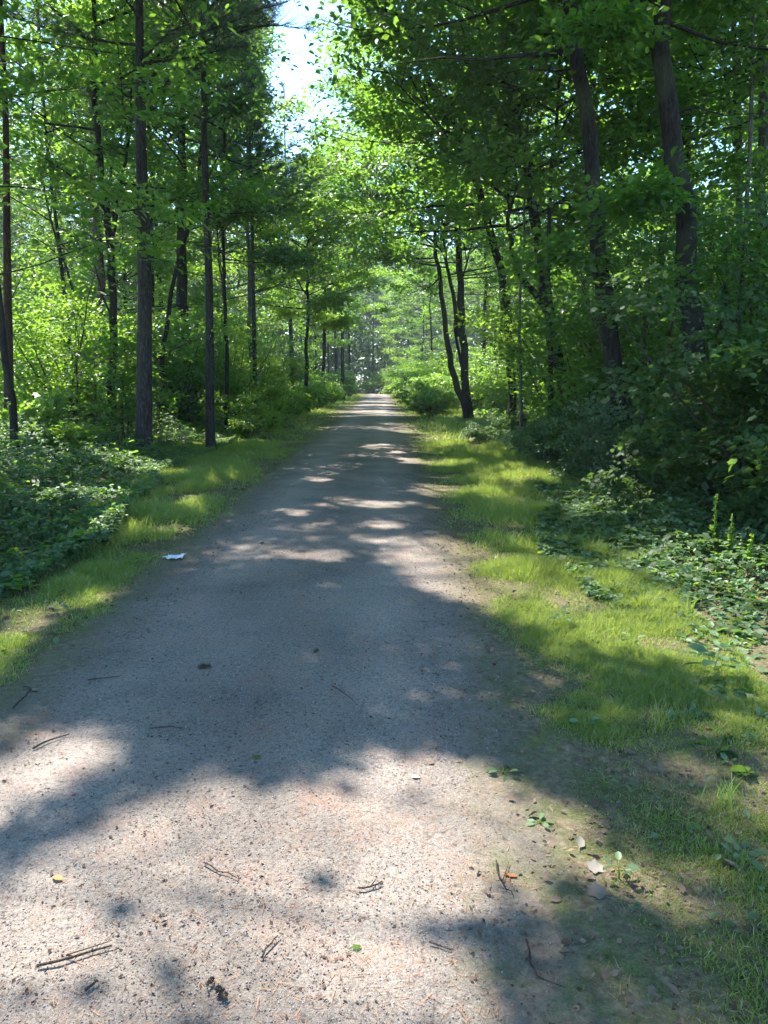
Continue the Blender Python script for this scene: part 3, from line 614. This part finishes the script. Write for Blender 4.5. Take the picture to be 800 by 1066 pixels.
# left
S('shrub', -3.95, 6.1, 1.05, .6, RG(80), M_SHRUB, 'bright-leaved shrub at the left edge above the grass', 8, .09, 26)
S('shrub', -6.6, 14.2, 1.5, 1.2, RG(81), M_BRIGHT, 'sunlit spreading shrub in front of the reddish trunk', 9, .12, 30, MAPLE)
S('maple_sapling', -5.7, 16.5, 2.4, 1.0, RG(82), M_MAPLE, 'sapling with lit leaves left of the thick grey pine', 8, .11, 30, MAPLE)
S('shrub', -3.9, 21.5, 1.4, 1.2, RG(83), M_BRIGHT, 'low shrub at the left verge by the slim pine', 10, .09, 36)
S('bramble_bush', -4.1, 27, 1.9, 1.5, RG(84), M_BRIGHT, 'light green bush at the left verge before the small full-crowned tree', 12, .11, 40)
S('bramble_bush', -4.2, 34, 1.8, 1.6, RG(85), M_BRIGHT, 'rounded bush at the foot of the small full-crowned tree', 12, .12, 40)
S('bramble_bush', -3.9, 45, 2.0, 1.7, RG(86), M_BRIGHT, 'farthest bush along the left verge', 12, .14, 40)

# --- woods behind: copies of a few trees and shrubs
rw = RG(100)
pro = []
gl = 'trees deep in the left woods'; gr_ = 'trees deep in the right woods'
def occupied(x, y): return False
protoM = [make_tree('forest_tree', vert(-9 - 3 * k, 30 + 5 * k, 14 + k, RG(101 + k)), .13, RG(101 + k), 4.2 - k * .6, 3.6, 26, m_, B_DARK,
                    ('green leafy tree with a dark trunk', 'yellow-green leafy tree with a dark trunk', 'dull green small-leaved tree with a dark trunk')[k] + (' just inside the left woods' if k < 2 else ' well back in the left woods'), leaf=.18, per=26, mul=.9, tpl=LEAF, prune=False, group=gl) for k, m_ in enumerate((M_MAPLE, M_BRIGHT, M_OAK))]
protoP = [make_pine('forest_pine_tree', vert(-7.5 - 4 * k, 44 + 6 * k, 19, RG(111 + k), .01), .15, RG(111 + k), 8.5 - k * 2, 2.9, 34,
                    ('straight hazy pine with high boughs', 'straight hazy pine with low boughs')[k] + ' well back in the left woods', prune=False, per=8, nl=.2, nw=.022, tufts=16, group='pines deep in the left woods') for k in range(2)]
protoS = [make_shrub('understorey_shrub', -8 - 2 * k, 20 + 3 * k, 2.6 + k * .9, 1.7, RG(121 + k), m_, (('low yellow-green shrub', 'broad yellow-green shrub', 'tall dark green shrub')[k] + ' just inside the left woods'), 12, .15, 55, group='understorey shrubs in the left woods')
          for k, m_ in enumerate((M_BRIGHT, M_BRIGHT, M_MAPLE))]
def put(protos, n, x0, x1, y0, y1, lab, grp, smin=.8, smax=1.2, mind=1.6, px=None):
    pts = []; tries = 0
    while len(pts) < n and tries < 4000:
        tries += 1
        y = y0 + (y1 - y0) * rw.random() ** .9; w = max(y * .56, 0); s = 1 if x0 > 0 else -1
        x = rw.uniform(x0, x1)
        if abs(x) > y * .60 + 3: continue
        if protos is protoP and abs(x) < 8 and y < 52: continue
        if any((x - a) ** 2 + (y - b) ** 2 < mind ** 2 for a, b in pts): continue
        pts.append((x, y))
    for i, (x, y) in enumerate(pts):
        k = i % len(protos); side = 'left' if x < 0 else 'right'
        where = 'just inside the %s woods' if y < 36 else ('well back in the %s woods' if y < 56 else 'farthest back in the %s woods')
        what = lab[k]
        dup(protos[k], (x, y, float(gz(x, y)) - .02), rw.uniform(0, 6.28), rw.uniform(smin, smax), what + ' ' + where % side, grp)
put(protoM, 24, -34, -6.5, 30, 78, ('green leafy tree with a dark trunk', 'yellow-green leafy tree with a dark trunk', 'dull green small-leaved tree with a dark trunk'), gl)
put(protoP, 26, -30, -5.2, 34, 95, ('straight hazy pine with high boughs', 'straight hazy pine with low boughs'), 'pines deep in the left woods', .8, 1.15)
put(protoS, 66, -30, -6.0, 18, 75, ('low yellow-green shrub', 'broad yellow-green shrub', 'tall dark green shrub'), 'understorey shrubs in the left woods', .6, 1.3, 1.3)
put(protoM, 26, 5.6, 34, 24, 78, ('green leafy tree with a dark trunk', 'yellow-green leafy tree with a dark trunk', 'dull green small-leaved tree with a dark trunk'), gr_)
put(protoP, 10, 4.6, 20, 50, 95, ('straight hazy pine with high boughs', 'straight hazy pine with low boughs'), 'pines deep in the right woods', .8, 1.1)
put(protoS, 60, 5.4, 30, 13, 75, ('low yellow-green shrub', 'broad yellow-green shrub', 'tall dark green shrub'), 'understorey shrubs in the right woods', .6, 1.15, 1.3)
# the far end of the path is closed by the woods
for i, (x, y, kind, s) in enumerate([(-3.4, 62, 1, 1), (-4.4, 70, 1, 1.05), (-3.6, 78, 1, .95), (-4.8, 84, 1, 1), (-1.5, 104, 1, 1), (.6, 108, 1, .9), (1.8, 100, 0, .9), (2.6, 88, 0, .9), (3.2, 70, 0, .85), (3.6, 58, 0, .8), (-.4, 118, 0, 1), (3.4, 110, 0, 1), (-5.5, 60, 0, .8), (4.6, 95, 1, 1)]):
    if kind: dup(protoP[i % 2], (x, y, 0), i * 1.3, s, 'slim hazy pine %s' % ('on the left where the path disappears' if x < -3 and y < 80 else 'straight ahead beyond the end of the path' if y > 99 else 'beside the last stretch of the path'), 'pines at the far end of the path')
    else: dup(protoM[i % 3], (x, y, 0), i * 1.7, s, 'hazy leafy tree %s' % ('on the left near the end of the path' if x < -5 else 'straight ahead beyond the end of the path' if y > 99 else 'overhanging the last stretch of the path from the right'), 'leafy trees at the far end of the path')
for i, (x, y, s) in enumerate([(1.6, 60, .8), (1.9, 72, .9), (1.6, 86, .9), (.9, 101, 1), (-.5, 103, 1), (-3.6, 66, .7), (-3.6, 80, .7), (-2.0, 100, .6), (2.2, 52, .8), (-3.7, 54, .7)]):
    dup(protoS[i % 3], (x, y, 0), i * 2.1, s, 'hazy bush %s' % ('closing the very end of the path' if y > 99 else 'on the left verge near the end of the path' if x < 0 else 'on the right verge near the end of the path'), 'bushes at the far end of the path')
# a distant mass of woods beyond them
fw = Geo(); ft = RG(130); n = 14000
ang = ft.uniform(-.8, .8, n); dist = ft.uniform(105, 150, n); zc = 21 * ft.random(n) ** .9
C = np.stack([np.sin(ang) * dist, np.cos(ang) * dist, zc], -1)
leaves_at(fw, C, np.full(n, 1.5), 16, .75, LEAF, ft, flat=.6, spread=.8, prune=False)
for k in range(160):
    a = ft.uniform(-.95, .95); d = ft.uniform(104, 140); fw.tube(np.array([[math.sin(a) * d, math.cos(a) * d, z] for z in (0, 8, 18)]), np.array([.2, .16, .06]), 5)
link('far_woods', fw.mesh('far_woods', M_OAK), kind='stuff')

# ------------------------------------------------------------------ undergrowth (ground cover nobody could count)
def verge_l(y): return -(3.05 + np.clip((y - 5) * .085, 0, 2.2))
def verge_r(y): return 1.55 + np.clip((y - 3) * .12, 0, 1.9)
def cover(name, n, side, rng, mat, ymax=34, hmax=.5, leaf=.075, tpl=LEAF):
    y = 1.2 + (ymax - 1.2) * rng.random(n) ** 1.5
    e = verge_l(y) if side < 0 else verge_r(y)
    x = e + side * (rng.random(n) ** 1.3 * (5.5 + y * .12) - .25 + .9 * (vnoise(y * .9, y * 0, 21) - .5))
    d = np.abs(x - e); h = hmax * (.12 + .88 * smooth(-.3, 2.2, d)) * (.35 + 1.0 * vnoise(x * 1.1, y * 1.1, 22)) * (.6 + .6 * vnoise(x * 4, y * 4, 23))
    if side > 0: h *= smooth(4.2, 7.5, y) * .9 + .1
    k = (vnoise(x * 1.5, y * 1.5, 24) > .1) & ((side < 0) | (rng.random(n) < .12 + .88 * smooth(4.0, 6.5, y + .5 * (x - 2)))); x, y, h = x[k], y[k], h[k]; n = len(x)
    z = gz(x, y) + h * (1 - .55 * rng.random(n) ** 2)
    P = np.stack([x, y, z], -1)
    # each sprig: a whorl of leaves
    m = 4; P = np.repeat(P, m, 0); a = rng.random(len(P)) * 6.28
    A = np.stack([np.cos(a), np.sin(a), rng.uniform(-.3, .25, len(P))], -1)
    g = Geo(); g.scatter(tpl, P, A, np.array([0, 0, 1.]) + rng.normal(0, .35, (len(P), 3)), leaf * rng.uniform(.55, 1.25, len(P)), rng)
    st = rng.choice(n, min(n, 9000), False)
    B = np.stack([x[st], y[st], gz(x[st], y[st])], -1); D = np.stack([rng.normal(0, .1, len(st)), rng.normal(0, .1, len(st)), np.ones(len(st))], -1)
    g.scatter(BLADE, B, D, rng.normal(0, 1, (len(st), 3)), h[st], rng, W=np.full(len(st), .006))
    return link(name, g.mesh(name, mat), kind='stuff')
cover('undergrowth', 48000, -1, RG(200), M_COVER, 34, .75, .056)
cover('undergrowth', 4000, -1, RG(205), M_BRIGHT, 30, 1.0, .07)
cover('undergrowth', 4000, 1, RG(206), M_BRIGHT, 14, .6, .05)
cover('undergrowth', 44000, 1, RG(201), M_COVER, 30, .62, .052)
cover('undergrowth', 7000, 1, RG(202), M_SHRUB, 14, .7, .075, MAPLE)
cover('undergrowth', 5000, -1, RG(203), M_SHRUB, 14, .75, .075, MAPLE)
# deeper forest floor: sparse low leaves
r = RG(204); n = 60000; y = 10 + 70 * r.random(n); x = r.uniform(-1, 1, n) * (y * .62 + 3); k = (x < -4.5) | (x > 4); x, y = x[k], y[k]
P = np.stack([x, y, gz(x, y) + .06 + .5 * r.random(len(x)) * vnoise(x * .6, y * .6, 30)], -1)
g = Geo(); a = r.random(len(P)) * 6.28; g.scatter(LEAF, P, np.stack([np.cos(a), np.sin(a), 0 * a], -1), np.array([0, 0, 1.]) + r.normal(0, .4, (len(P), 3)), r.uniform(.12, .26, len(P)), r)
link('forest_floor_plants', g.mesh('forest_floor_plants', M_MAPLE), kind='stuff')

# ------------------------------------------------------------------ grass
def grass(name, side, n, rng, y0, y1, pw, hb, wb, mat=M_GRASS):
    y = y0 + (y1 - y0) * rng.random(n) ** pw
    pe = (PATH_L - .02) if side < 0 else (PATH_R + .0); pe = path_cx(y) + (pe - (-.62)) - (side > 0) * .2 * (1 - smooth(1.5, 4.2, y))
    e = verge_l(y) if side < 0 else verge_r(y)
    u = rng.random(n) ** .8 * 1.35; x = pe + (e - pe) * u
    wob = .22 * (vnoise(y * 1.6, y * 0 + side, 11) - .5)
    x = x + side * wob
    nz = vnoise(x * 2.1, y * 2.1, 12); nf = vnoise(x * 7, y * 7, 13)
    dens = smooth(.0, .30, u) * .85 + .08; dens = dens * (.15 + 1.3 * smooth(.2, .8, nz)) * (.4 + .9 * nf)
    if side > 0: dens = dens * (.8 + .2 * smooth(2.8, 4.8, y + (x - .7) * .6))
    k = rng.random(n) < dens; x, y, u, nz, nf = x[k], y[k], u[k], nz[k], nf[k]; m = len(x)
    h = hb * (.35 + .65 * smooth(.05, .5, u)) * (.4 + .9 * nz) * (.6 + .7 * nf) * rng.uniform(.45, 1.35, m)
    h *= .40 + .70 * smooth(2.6, 6.5, y)
    P = np.stack([x, y, gz(x, y) - .004], -1)
    A = nrm(np.stack([rng.normal(0, .42, m), rng.normal(0, .42, m), np.ones(m)], -1)); Nn = rng.normal(0, 1, (m, 3)); Nn[:, 2] = -.3
    g = Geo(); g.scatter(BLADE, P, A, Nn, h, rng, W=wb * rng.uniform(.7, 1.4, m))
    return link(name, g.mesh(name, mat), kind='stuff')
for sd, q in ((-1, 1), (1, 1.5)):
    grass('grass', sd, int(190000 * q), RG(300 + sd), 1.3, 7, .8, .085, .0035)
    grass('grass', sd, int(130000 * q), RG(302 + sd), 6.5, 20, .75, .125, .0065)
    grass('grass', sd, int(70000 * q), RG(304 + sd), 19, 100, .8, .17, .018)

# ------------------------------------------------------------------ litter, pebbles, needles on the path
def bits(name, n, rng, x0, x1, y1, tpl, smin, smax, mat, w=1.0, pw=1.0, lift=.004, tilt=.25, mask=None):
    y = 1.3 + (y1 - 1.3) * rng.random(n) ** pw; x = rng.uniform(x0, x1, n)
    if mask is not None: k = rng.random(n) < mask(x, y); x, y = x[k], y[k]; n = len(x)
    on = np.abs(x + .62) < 1.3
    P = np.stack([x, y, gz(x, y) + lift + .006 * on], -1); a = rng.random(n) * 6.28
    s = smin + (smax - smin) * rng.random(n) ** 2.5
    g = Geo(); g.scatter(tpl, P, np.stack([np.cos(a), np.sin(a), 0 * a], -1), np.array([0, 0, 1.]) + rng.normal(0, tilt, (n, 3)), s, rng, W=s * w * rng.uniform(.6, 1.3, n))
    return link(name, g.mesh(name, mat), kind='stuff')
bits('gravel', 60000, RG(400), -2.0, .8, 9, PEB, .003, .009, M_PEB, .9, 1.5, .001, .25, lambda x, y: 1 - smooth(.85, 1.42, np.abs(x + .62) + .24 * (x > 0) * (1 - smooth(1.5, 4.2, y))))
bits('bark_crumbs', 40000, RG(401), -2.2, 1.2, 14, DIAM, .004, .021, M_CRUMB, .7, 1.2, .004, .35, lambda x, y: (.1 + 1.3 * smooth(.25, .8, vnoise(x * 2, y * 1.2, 41))) * (1 - .75 * np.exp(-((x + 1.3) / .16) ** 2) - .75 * np.exp(-((x - .02) / .16) ** 2)))
bits('dead_needles', 34000, RG(402), -2.1, 1.2, 9, NEED, .02, .055, M_REDN, .04, 1.2, .004, .1, lambda x, y: smooth(.45, .7, vnoise(x * 1.6, y * 1.6, 42)) + .12)
bits('leaf_litter', 9000, RG(403), .5, 6.5, 14, LEAF, .015, .05, M_LITTER, 1, 1.0, .008, .4)
bits('leaf_litter', 6000, RG(404), -8, -2.0, 16, LEAF, .02, .07, M_LITTER, 1, 1.0, .008, .4)
bits('dry_grass', 90000, RG(405), .6, 4.2, 8, NEED, .015, .05, M_STRAW, .045, .9, .006, .35, lambda x, y: .25 + .75 * smooth(.35, .6, vnoise(x * 1.3, y * 1.3, 43)))
bits('leaf_litter', 5200, RG(408), .2, 1.3, 9, LEAF, .008, .036, M_LITTER, 1, 1.0, .006, .5, lambda x, y: vnoise(x * 3, y * 3, 47) ** 2)
bits('leaf_litter', 4200, RG(409), -2.5, -1.5, 9, LEAF, .008, .034, M_LITTER, 1, 1.0, .006, .5, lambda x, y: vnoise(x * 3, y * 3, 48) ** 2)
bits('verge_weeds', 4200, RG(406), .75, 4.2, 8, LEAF, .01, .042, M_COVER, 1, .9, .03, .4, lambda x, y: smooth(.35, .7, vnoise(x * 1.8, y * 1.8, 44)))
bits('verge_weeds', 1600, RG(407), -4.2, -2.0, 9, LEAF, .015, .05, M_COVER, 1, .9, .03, .4)

# ------------------------------------------------------------------ single things on the ground
def twig(pts, r, label, fork=None, name='twig'):
    P = [gp(*p) for p in pts]; rng = RG(int(pts[0][0] * 7 + pts[0][1])); Q = []
    for i, p in enumerate(P):
        Q.append(p + np.array([0, 0, .010 + r + .004 * rng.random()]))
        if i < len(P) - 1: Q.append((P[i] + P[i + 1]) / 2 + np.array([*rng.normal(0, .004, 2), .012 + r + .006 * rng.random()]))
    Q = np.array(Q); g = Geo(); g.tube(Q, r * (1 - .5 * np.linspace(0, 1, len(Q))), 6, rng)
    if fork: F = np.array([Q[len(Q) // 2], *[gp(*p) + np.array([0, 0, .012 + r]) for p in fork]]); g.tube(F, r * .6 * (1 - .5 * np.linspace(0, 1, len(F))), 5)
    o = link(name, g.mesh(name, B_TWIG, True, P[0]), loc=P[0]); tag(o, label, 'twig')
twig([(40, 1017), (78, 1008), (118, 996)], .0045, 'dark forked stick lying in the bottom left corner of the path', [(70, 1006), (114, 992)], 'stick')
twig([(213, 908), (228, 917), (247, 924)], .003, 'thin curved twig alone on the lit gravel')
twig([(373, 934), (386, 932), (398, 927)], .004, 'short crooked twig in the middle of the lit gravel', [(392, 924)])
twig([(35, 785), (52, 777), (73, 770)], .005, 'straight dark twig near the left path edge')
twig([(14, 741), (27, 728), (33, 721), (24, 718)], .005, 'hooked grey twig at the left path edge beside a pale leaf')
twig([(92, 712), (108, 711), (125, 709)], .004, 'dark twig lying crosswise in the shade, left part of the path')
twig([(517, 902), (519, 918), (527, 932), (534, 938)], .003, 'bent twig beside the orange leaf', [(530, 903)])
twig([(447, 990), (458, 993), (470, 997)], .003, 'small dark twig near the bottom middle of the path')
twig([(158, 765), (172, 764), (190, 766)], .004, 'slim twig at the shade border, left of centre')
twig([(90, 1043), (98, 1037), (103, 1034)], .005, 'stubby bark-brown twig near the bottom left')
twig([(273, 1008), (284, 992), (290, 985)], .003, 'faint slanting twig low in the middle of the path')
twig([(548, 985), (552, 1010), (560, 1025), (588, 1035)], .003, 'long thin curved twig at the bottom by the grass')
twig([(345, 720), (358, 728), (370, 738)], .003, 'fine curved twig in the shaded middle of the path')
twig([(674, 768), (671, 752), (675, 735), (679, 722)], .002, 'pale dry grass stalk lying in the right verge grass', name='grass_stalk')
def flat_leaf(px, py, s, mat, label, tpl=MAPLE, rot=0., tilt=(.1, .1), name='fallen_leaf', curl=.25, n=1):
    p = gp(px, py); p[2] += .012; g = Geo(); rng = RG(int(px * 3 + py))
    tv, tq, tt = tpl; tv = np.array(tv); tv[:, 2] += curl * (tv[:, 1] ** 2 - .3 * tv[:, 0] * (1 - tv[:, 0]))
    # thin double-sided leaf with a stalk
    a = rot + rng.random() * .3
    for k in range(n):
        a2 = a + k * 2.2
        g.scatter((tv, tq, tt), p[None] + [[0, 0, .004 * k]], np.array([[math.cos(a2), math.sin(a2), 0]]), np.array([[tilt[0], tilt[1], 1.]]), np.array([s * (1 - .15 * k)]), rng)
    q = p - np.array([math.cos(a), math.sin(a), 0]) * s * .35; g.tube(np.array([p, (p + q) / 2, q]), .0014, 4)
    o = link(name, g.mesh(name, mat, False, p), loc=p); tag(o, label, 'leaf'); return o
flat_leaf(262, 796, .055, M_BRIGHT, 'fresh pale green leaf lying on the lit gravel', LEAF, .4)
flat_leaf(428, 815, .045, M_DRY, 'small pale leaf just right of the path middle at the shade edge', LEAF, .1)
flat_leaf(531, 918, .06, M_ORANGE, 'orange maple leaf by the right path edge', MAPLE, 1.2, (.2, .3))
flat_leaf(603, 886, .06, M_DRY, 'curled pale leaf in the verge, the topmost of the dry leaves there', LEAF, 1.0, (.5, -.4), curl=.8)
flat_leaf(613, 908, .068, M_GREYLEAF, 'large grey dried maple leaf on the right verge', MAPLE, .3, (.2, -.3), curl=.5)
flat_leaf(630, 936, .072, M_GREYLEAF, 'crumpled grey leaf nearest the camera on the right verge', MAPLE, 2.2, (-.2, -.3), curl=.7)
flat_leaf(30, 722, .08, M_DRY, 'pale narrow leaf touching the hooked twig', LEAF, .5)
flat_leaf(40, 801, .035, M_DRY, 'tiny whitish leaf on the left of the path under the straight twig', LEAF, 2)
flat_leaf(66, 925, .045, M_ORANGE, 'small rust-coloured leaf on the left lit gravel', LEAF, 2.6)
flat_leaf(768, 948 - 40, .07, M_GREYLEAF, 'folded brown leaf in the grass at the right edge', MAPLE, 1.9, (.5, .1), curl=.8)
flat_leaf(366, 996, .035, M_BRIGHT, 'small green leaf near the bottom middle of the path', LEAF, .3)
flat_leaf(561, 676, .05, M_DRY, 'round whitish leaf on the right verge at the edge of the lit grass', MAPLE, .3)
flat_leaf(668, 608, .05, M_DRY, 'whitish upright leaf among the lit grass of the right verge', LEAF, 1.5, (.9, -.6))
# crumpled tissue
def tissue(px, py):
    p = gp(px, py); n = 22; u, v = np.meshgrid(np.linspace(-1, 1, n), np.linspace(-1, 1, n)); r = RG(500)
    z = .008 + .03 * vnoise(u * 3.2, v * 3.2, 50) + .02 * smooth(.2, 1, u) * smooth(-.5, 1, v) + .006 * np.abs(np.sin(u * 9 + v * 5)) + .002 * r.random(u.shape)
    x = u * .085 + .02 * v + .01 * vnoise(v * 2, u, 51); y = v * .055 + .012 * vnoise(u * 2, v, 52)
    g = Geo(); i = (np.arange(n - 1)[:, None] * n + np.arange(n - 1)[None]).ravel(); q = np.stack([i, i + 1, i + n + 1, i + n], -1)
    V = np.stack([x, y, z], -1).reshape(-1, 3) + p; g.add(V, q); g.add(V - [0, 0, .002], q[:, ::-1])
    o = link('paper_tissue', g.mesh('paper_tissue', M_PAPER, False, p), loc=p); tag(o, 'crumpled white paper tissue at the left edge of the path', 'tissue')
tissue(181, 583)
def cone(px, py, L, label, rot):
    p = gp(px, py); p[2] += .02; g = Geo(); r = RG(int(px)); a = np.array([math.cos(rot), math.sin(rot), 0.])
    t = np.linspace(0, 1, 7); g.tube(p + (t - .5)[:, None] * a * L, L * .10 * np.sin(np.pi * (.12 + .8 * t)), 8, r)
    k = 60; tt = r.random(k); ph = np.arange(k) * 2.4; u = np.cross(a, [0, 0, 1]); rr = L * .1 * np.sin(np.pi * (.12 + .8 * tt))
    D = np.cos(ph)[:, None] * u + np.sin(ph)[:, None] * np.array([0, 0, 1.])
    g.scatter(DIAM, p + ((tt - .5) * L)[:, None] * a + D * rr[:, None], D + a * .9, a[None] - D * .4, np.full(k, L * .22), r)
    o = link('pine_cone', g.mesh('pine_cone', M_CONE, False, p), loc=p); tag(o, label, 'pine cone')
cone(213, 700, .075, 'dark pine cone lying in the shade on the path', .3)
cone(329, 684, .04, 'small dark cone piece in the middle of the shaded path', 1.0)
cone(273, 569, .045, 'dark cone on the path by the sunlit fleck', .1)
cone(232, 1048, .045, 'small chewed cone at the bottom of the path', 2.3)
cone(219, 1036, .03, 'tiny cone scrap beside the chewed cone', 1.2)
# seedlings and weeds
def weed(px, py, h, R, n, label, mat=M_COVER, leaf=.06, tpl=LEAF, name='weed', cat='plant', tiers=2, droop=.2):
    p = gp(px, py); g = Geo(); s = Geo(); r = RG(int(px + py * 3))
    top = p + np.array([r.normal(0, .1) * h, r.normal(0, .1) * h, h]); sp = np.array([p - [0, 0, .01], (p + top) / 2 + [r.normal(0, .03) * h, 0, 0], top]); s.tube(sp, .0035 * np.array([1, .8, .5]), 5)
    for i in range(n):
        a = i * 2.4 + r.random() * .6; t = .35 + .65 * (i + 1) / n if tiers > 1 else .15 + .3 * r.random(); c = interp(sp, min(t, 1))
        q = c + np.array([math.cos(a) * R * .5, math.sin(a) * R * .5, R * .25]); s.tube(np.array([c, q]), .0014, 4)
        g.scatter(tpl, q[None], np.array([[math.cos(a), math.sin(a), -droop]]), np.array([[r.normal(0, .25), r.normal(0, .25), 1.]]), np.array([leaf * r.uniform(.75, 1.2)]), r)
    o = link(name, None, loc=p); tag(o, label, cat); link('stem', s.mesh('stem', M_GRASS, False, p), o); link('leaves', g.mesh('leaves', mat, False, p), o)
weed(525, 808, .035, .05, 7, 'low dark-green weed at the right edge of the path', M_COVER, .055, tiers=1)
weed(562, 860, .03, .035, 6, 'small weed on the mossy path edge below the dark-green one', M_COVER, .04, tiers=1)
weed(628, 822, .06, .06, 7, 'leafy weed in the shaded grass above the dried maple leaf', M_COVER, .042)
weed(645, 915, .05, .05, 6, 'round-leaved weed right of the large grey leaf', M_COVER, .036)
weed(745, 712, .17, .10, 10, 'tall seedling with broad drooping leaves in front of the lit patch', M_COVER, .11, name='seedling')
weed(770, 905, .07, .06, 7, 'weed in the grass at the lower right edge', M_COVER, .042)
weed(760, 735, .06, .07, 7, 'low broad weed at the shade edge right of the seedling', M_COVER, .05)
weed(695, 560, .30, .10, 12, 'pale upright weed lit against the dark undergrowth', M_BRIGHT, .09)
weed(755, 570, .38, .12, 14, 'tall lit weed with yellow-green leaves at the edge of the dark undergrowth', M_BRIGHT, .10)
weed(33, 620, .14, .05, 8, 'bright young plant alone on the left verge', M_BRIGHT, .06)
weed(585, 655, .12, .06, 9, 'dark leafy weed in the lit grass of the right verge', M_SHRUB, .07)
weed(655, 680, .11, .06, 8, 'light weed in the middle of the lit right verge', M_BRIGHT, .06)
weed(610, 760, .05, .05, 6, 'small clover-like weed in the shaded right verge', M_COVER, .045)
weed(715, 865, .05, .05, 6, 'small pale weed among thin grass at the right', M_BRIGHT, .034)
weed(60, 640, .06, .05, 7, 'small weed in the left verge sun patch', M_COVER, .05)
def stalk(px, py, h, label):
    p = gp(px, py); r = RG(int(px)); s = Geo(); g = Geo(); top = p + np.array([r.normal(0, .03), r.normal(0, .03), h])
    sp = np.array([p, (p + top) / 2 + [.01, 0, 0], top]); s.tube(sp, .003, 5); k = 46
    t = .35 + .65 * r.random(k); a = np.arange(k) * 2.4; P = np.array([interp(sp, x) for x in t]); D = np.stack([np.cos(a), np.sin(a), .9 + 0 * a], -1)
    g.scatter(LEAF, P, D, r.normal(0, 1, (k, 3)), .035 * (1.4 - t) * 1.6, r)
    o = link('flower_stalk', None, loc=p); tag(o, label, 'plant'); link('stem', s.mesh('stem', M_GRASS, False, p), o); link('seed_heads', g.mesh('seed_heads', M_BRIGHT, False, p), o)
stalk(739, 585, .62, 'tallest pale flower stalk before the dark undergrowth')
stalk(757, 590, .45, 'pale flower stalk just right of the tallest one')
stalk(778, 600, .36, 'short pale flower stalk nearest the right edge')
def tuft(px, py, h, n, label):
    p = gp(px, py); r = RG(int(px)); g = Geo(); o_ = r.normal(0, .02, (n, 3)); o_[:, 2] = 0
    g.scatter(BLADE, p + o_, np.stack([r.normal(0, .3, n), r.normal(0, .3, n), np.ones(n)], -1), r.normal(0, 1, (n, 3)) * [1, 1, .2], h * r.uniform(.6, 1.1, n), r, W=np.full(n, .006))
    o = link('grass_tuft', g.mesh('grass_tuft', M_GRASS, False, p), loc=p); tag(o, label, 'grass tuft')
tuft(685, 760, .16, 26, 'tall grass tuft beside the pale dry stalk')
tuft(755, 835, .13, 24, 'grass tuft in the shaded lower right verge')
tuft(715, 640, .20, 26, 'bright grass tuft in the lit right verge')
tuft(560, 745, .08, 14, 'small grass tuft at the right path edge in shade')

# ------------------------------------------------------------------ haze in the air under the trees
def haze(density):
    m, nt, out = new_mat('haze'); v = nt.nodes.new('ShaderNodeVolumePrincipled'); v.inputs['Color'].default_value = (.80, .92, 1, 1); v.inputs['Density'].default_value = density; v.inputs['Anisotropy'].default_value = .35
    nt.links.new(v.outputs[0], out.inputs['Volume'])
    x, y0, y1, z0, z1 = 1000, -1000, 1600, -1.2, 27
    V = [(-x, y0, z0), (x, y0, z0), (x, y1, z0), (-x, y1, z0), (-x, y0, z1), (x, y0, z1), (x, y1, z1), (-x, y1, z1)]
    g = Geo(); g.add(V, [(0, 3, 2, 1), (4, 5, 6, 7), (0, 1, 5, 4), (1, 2, 6, 5), (2, 3, 7, 6), (3, 0, 4, 7)])
    link('haze', g.mesh('haze', m), kind='stuff')
HAZE = 0.0008
if HAZE: haze(HAZE)
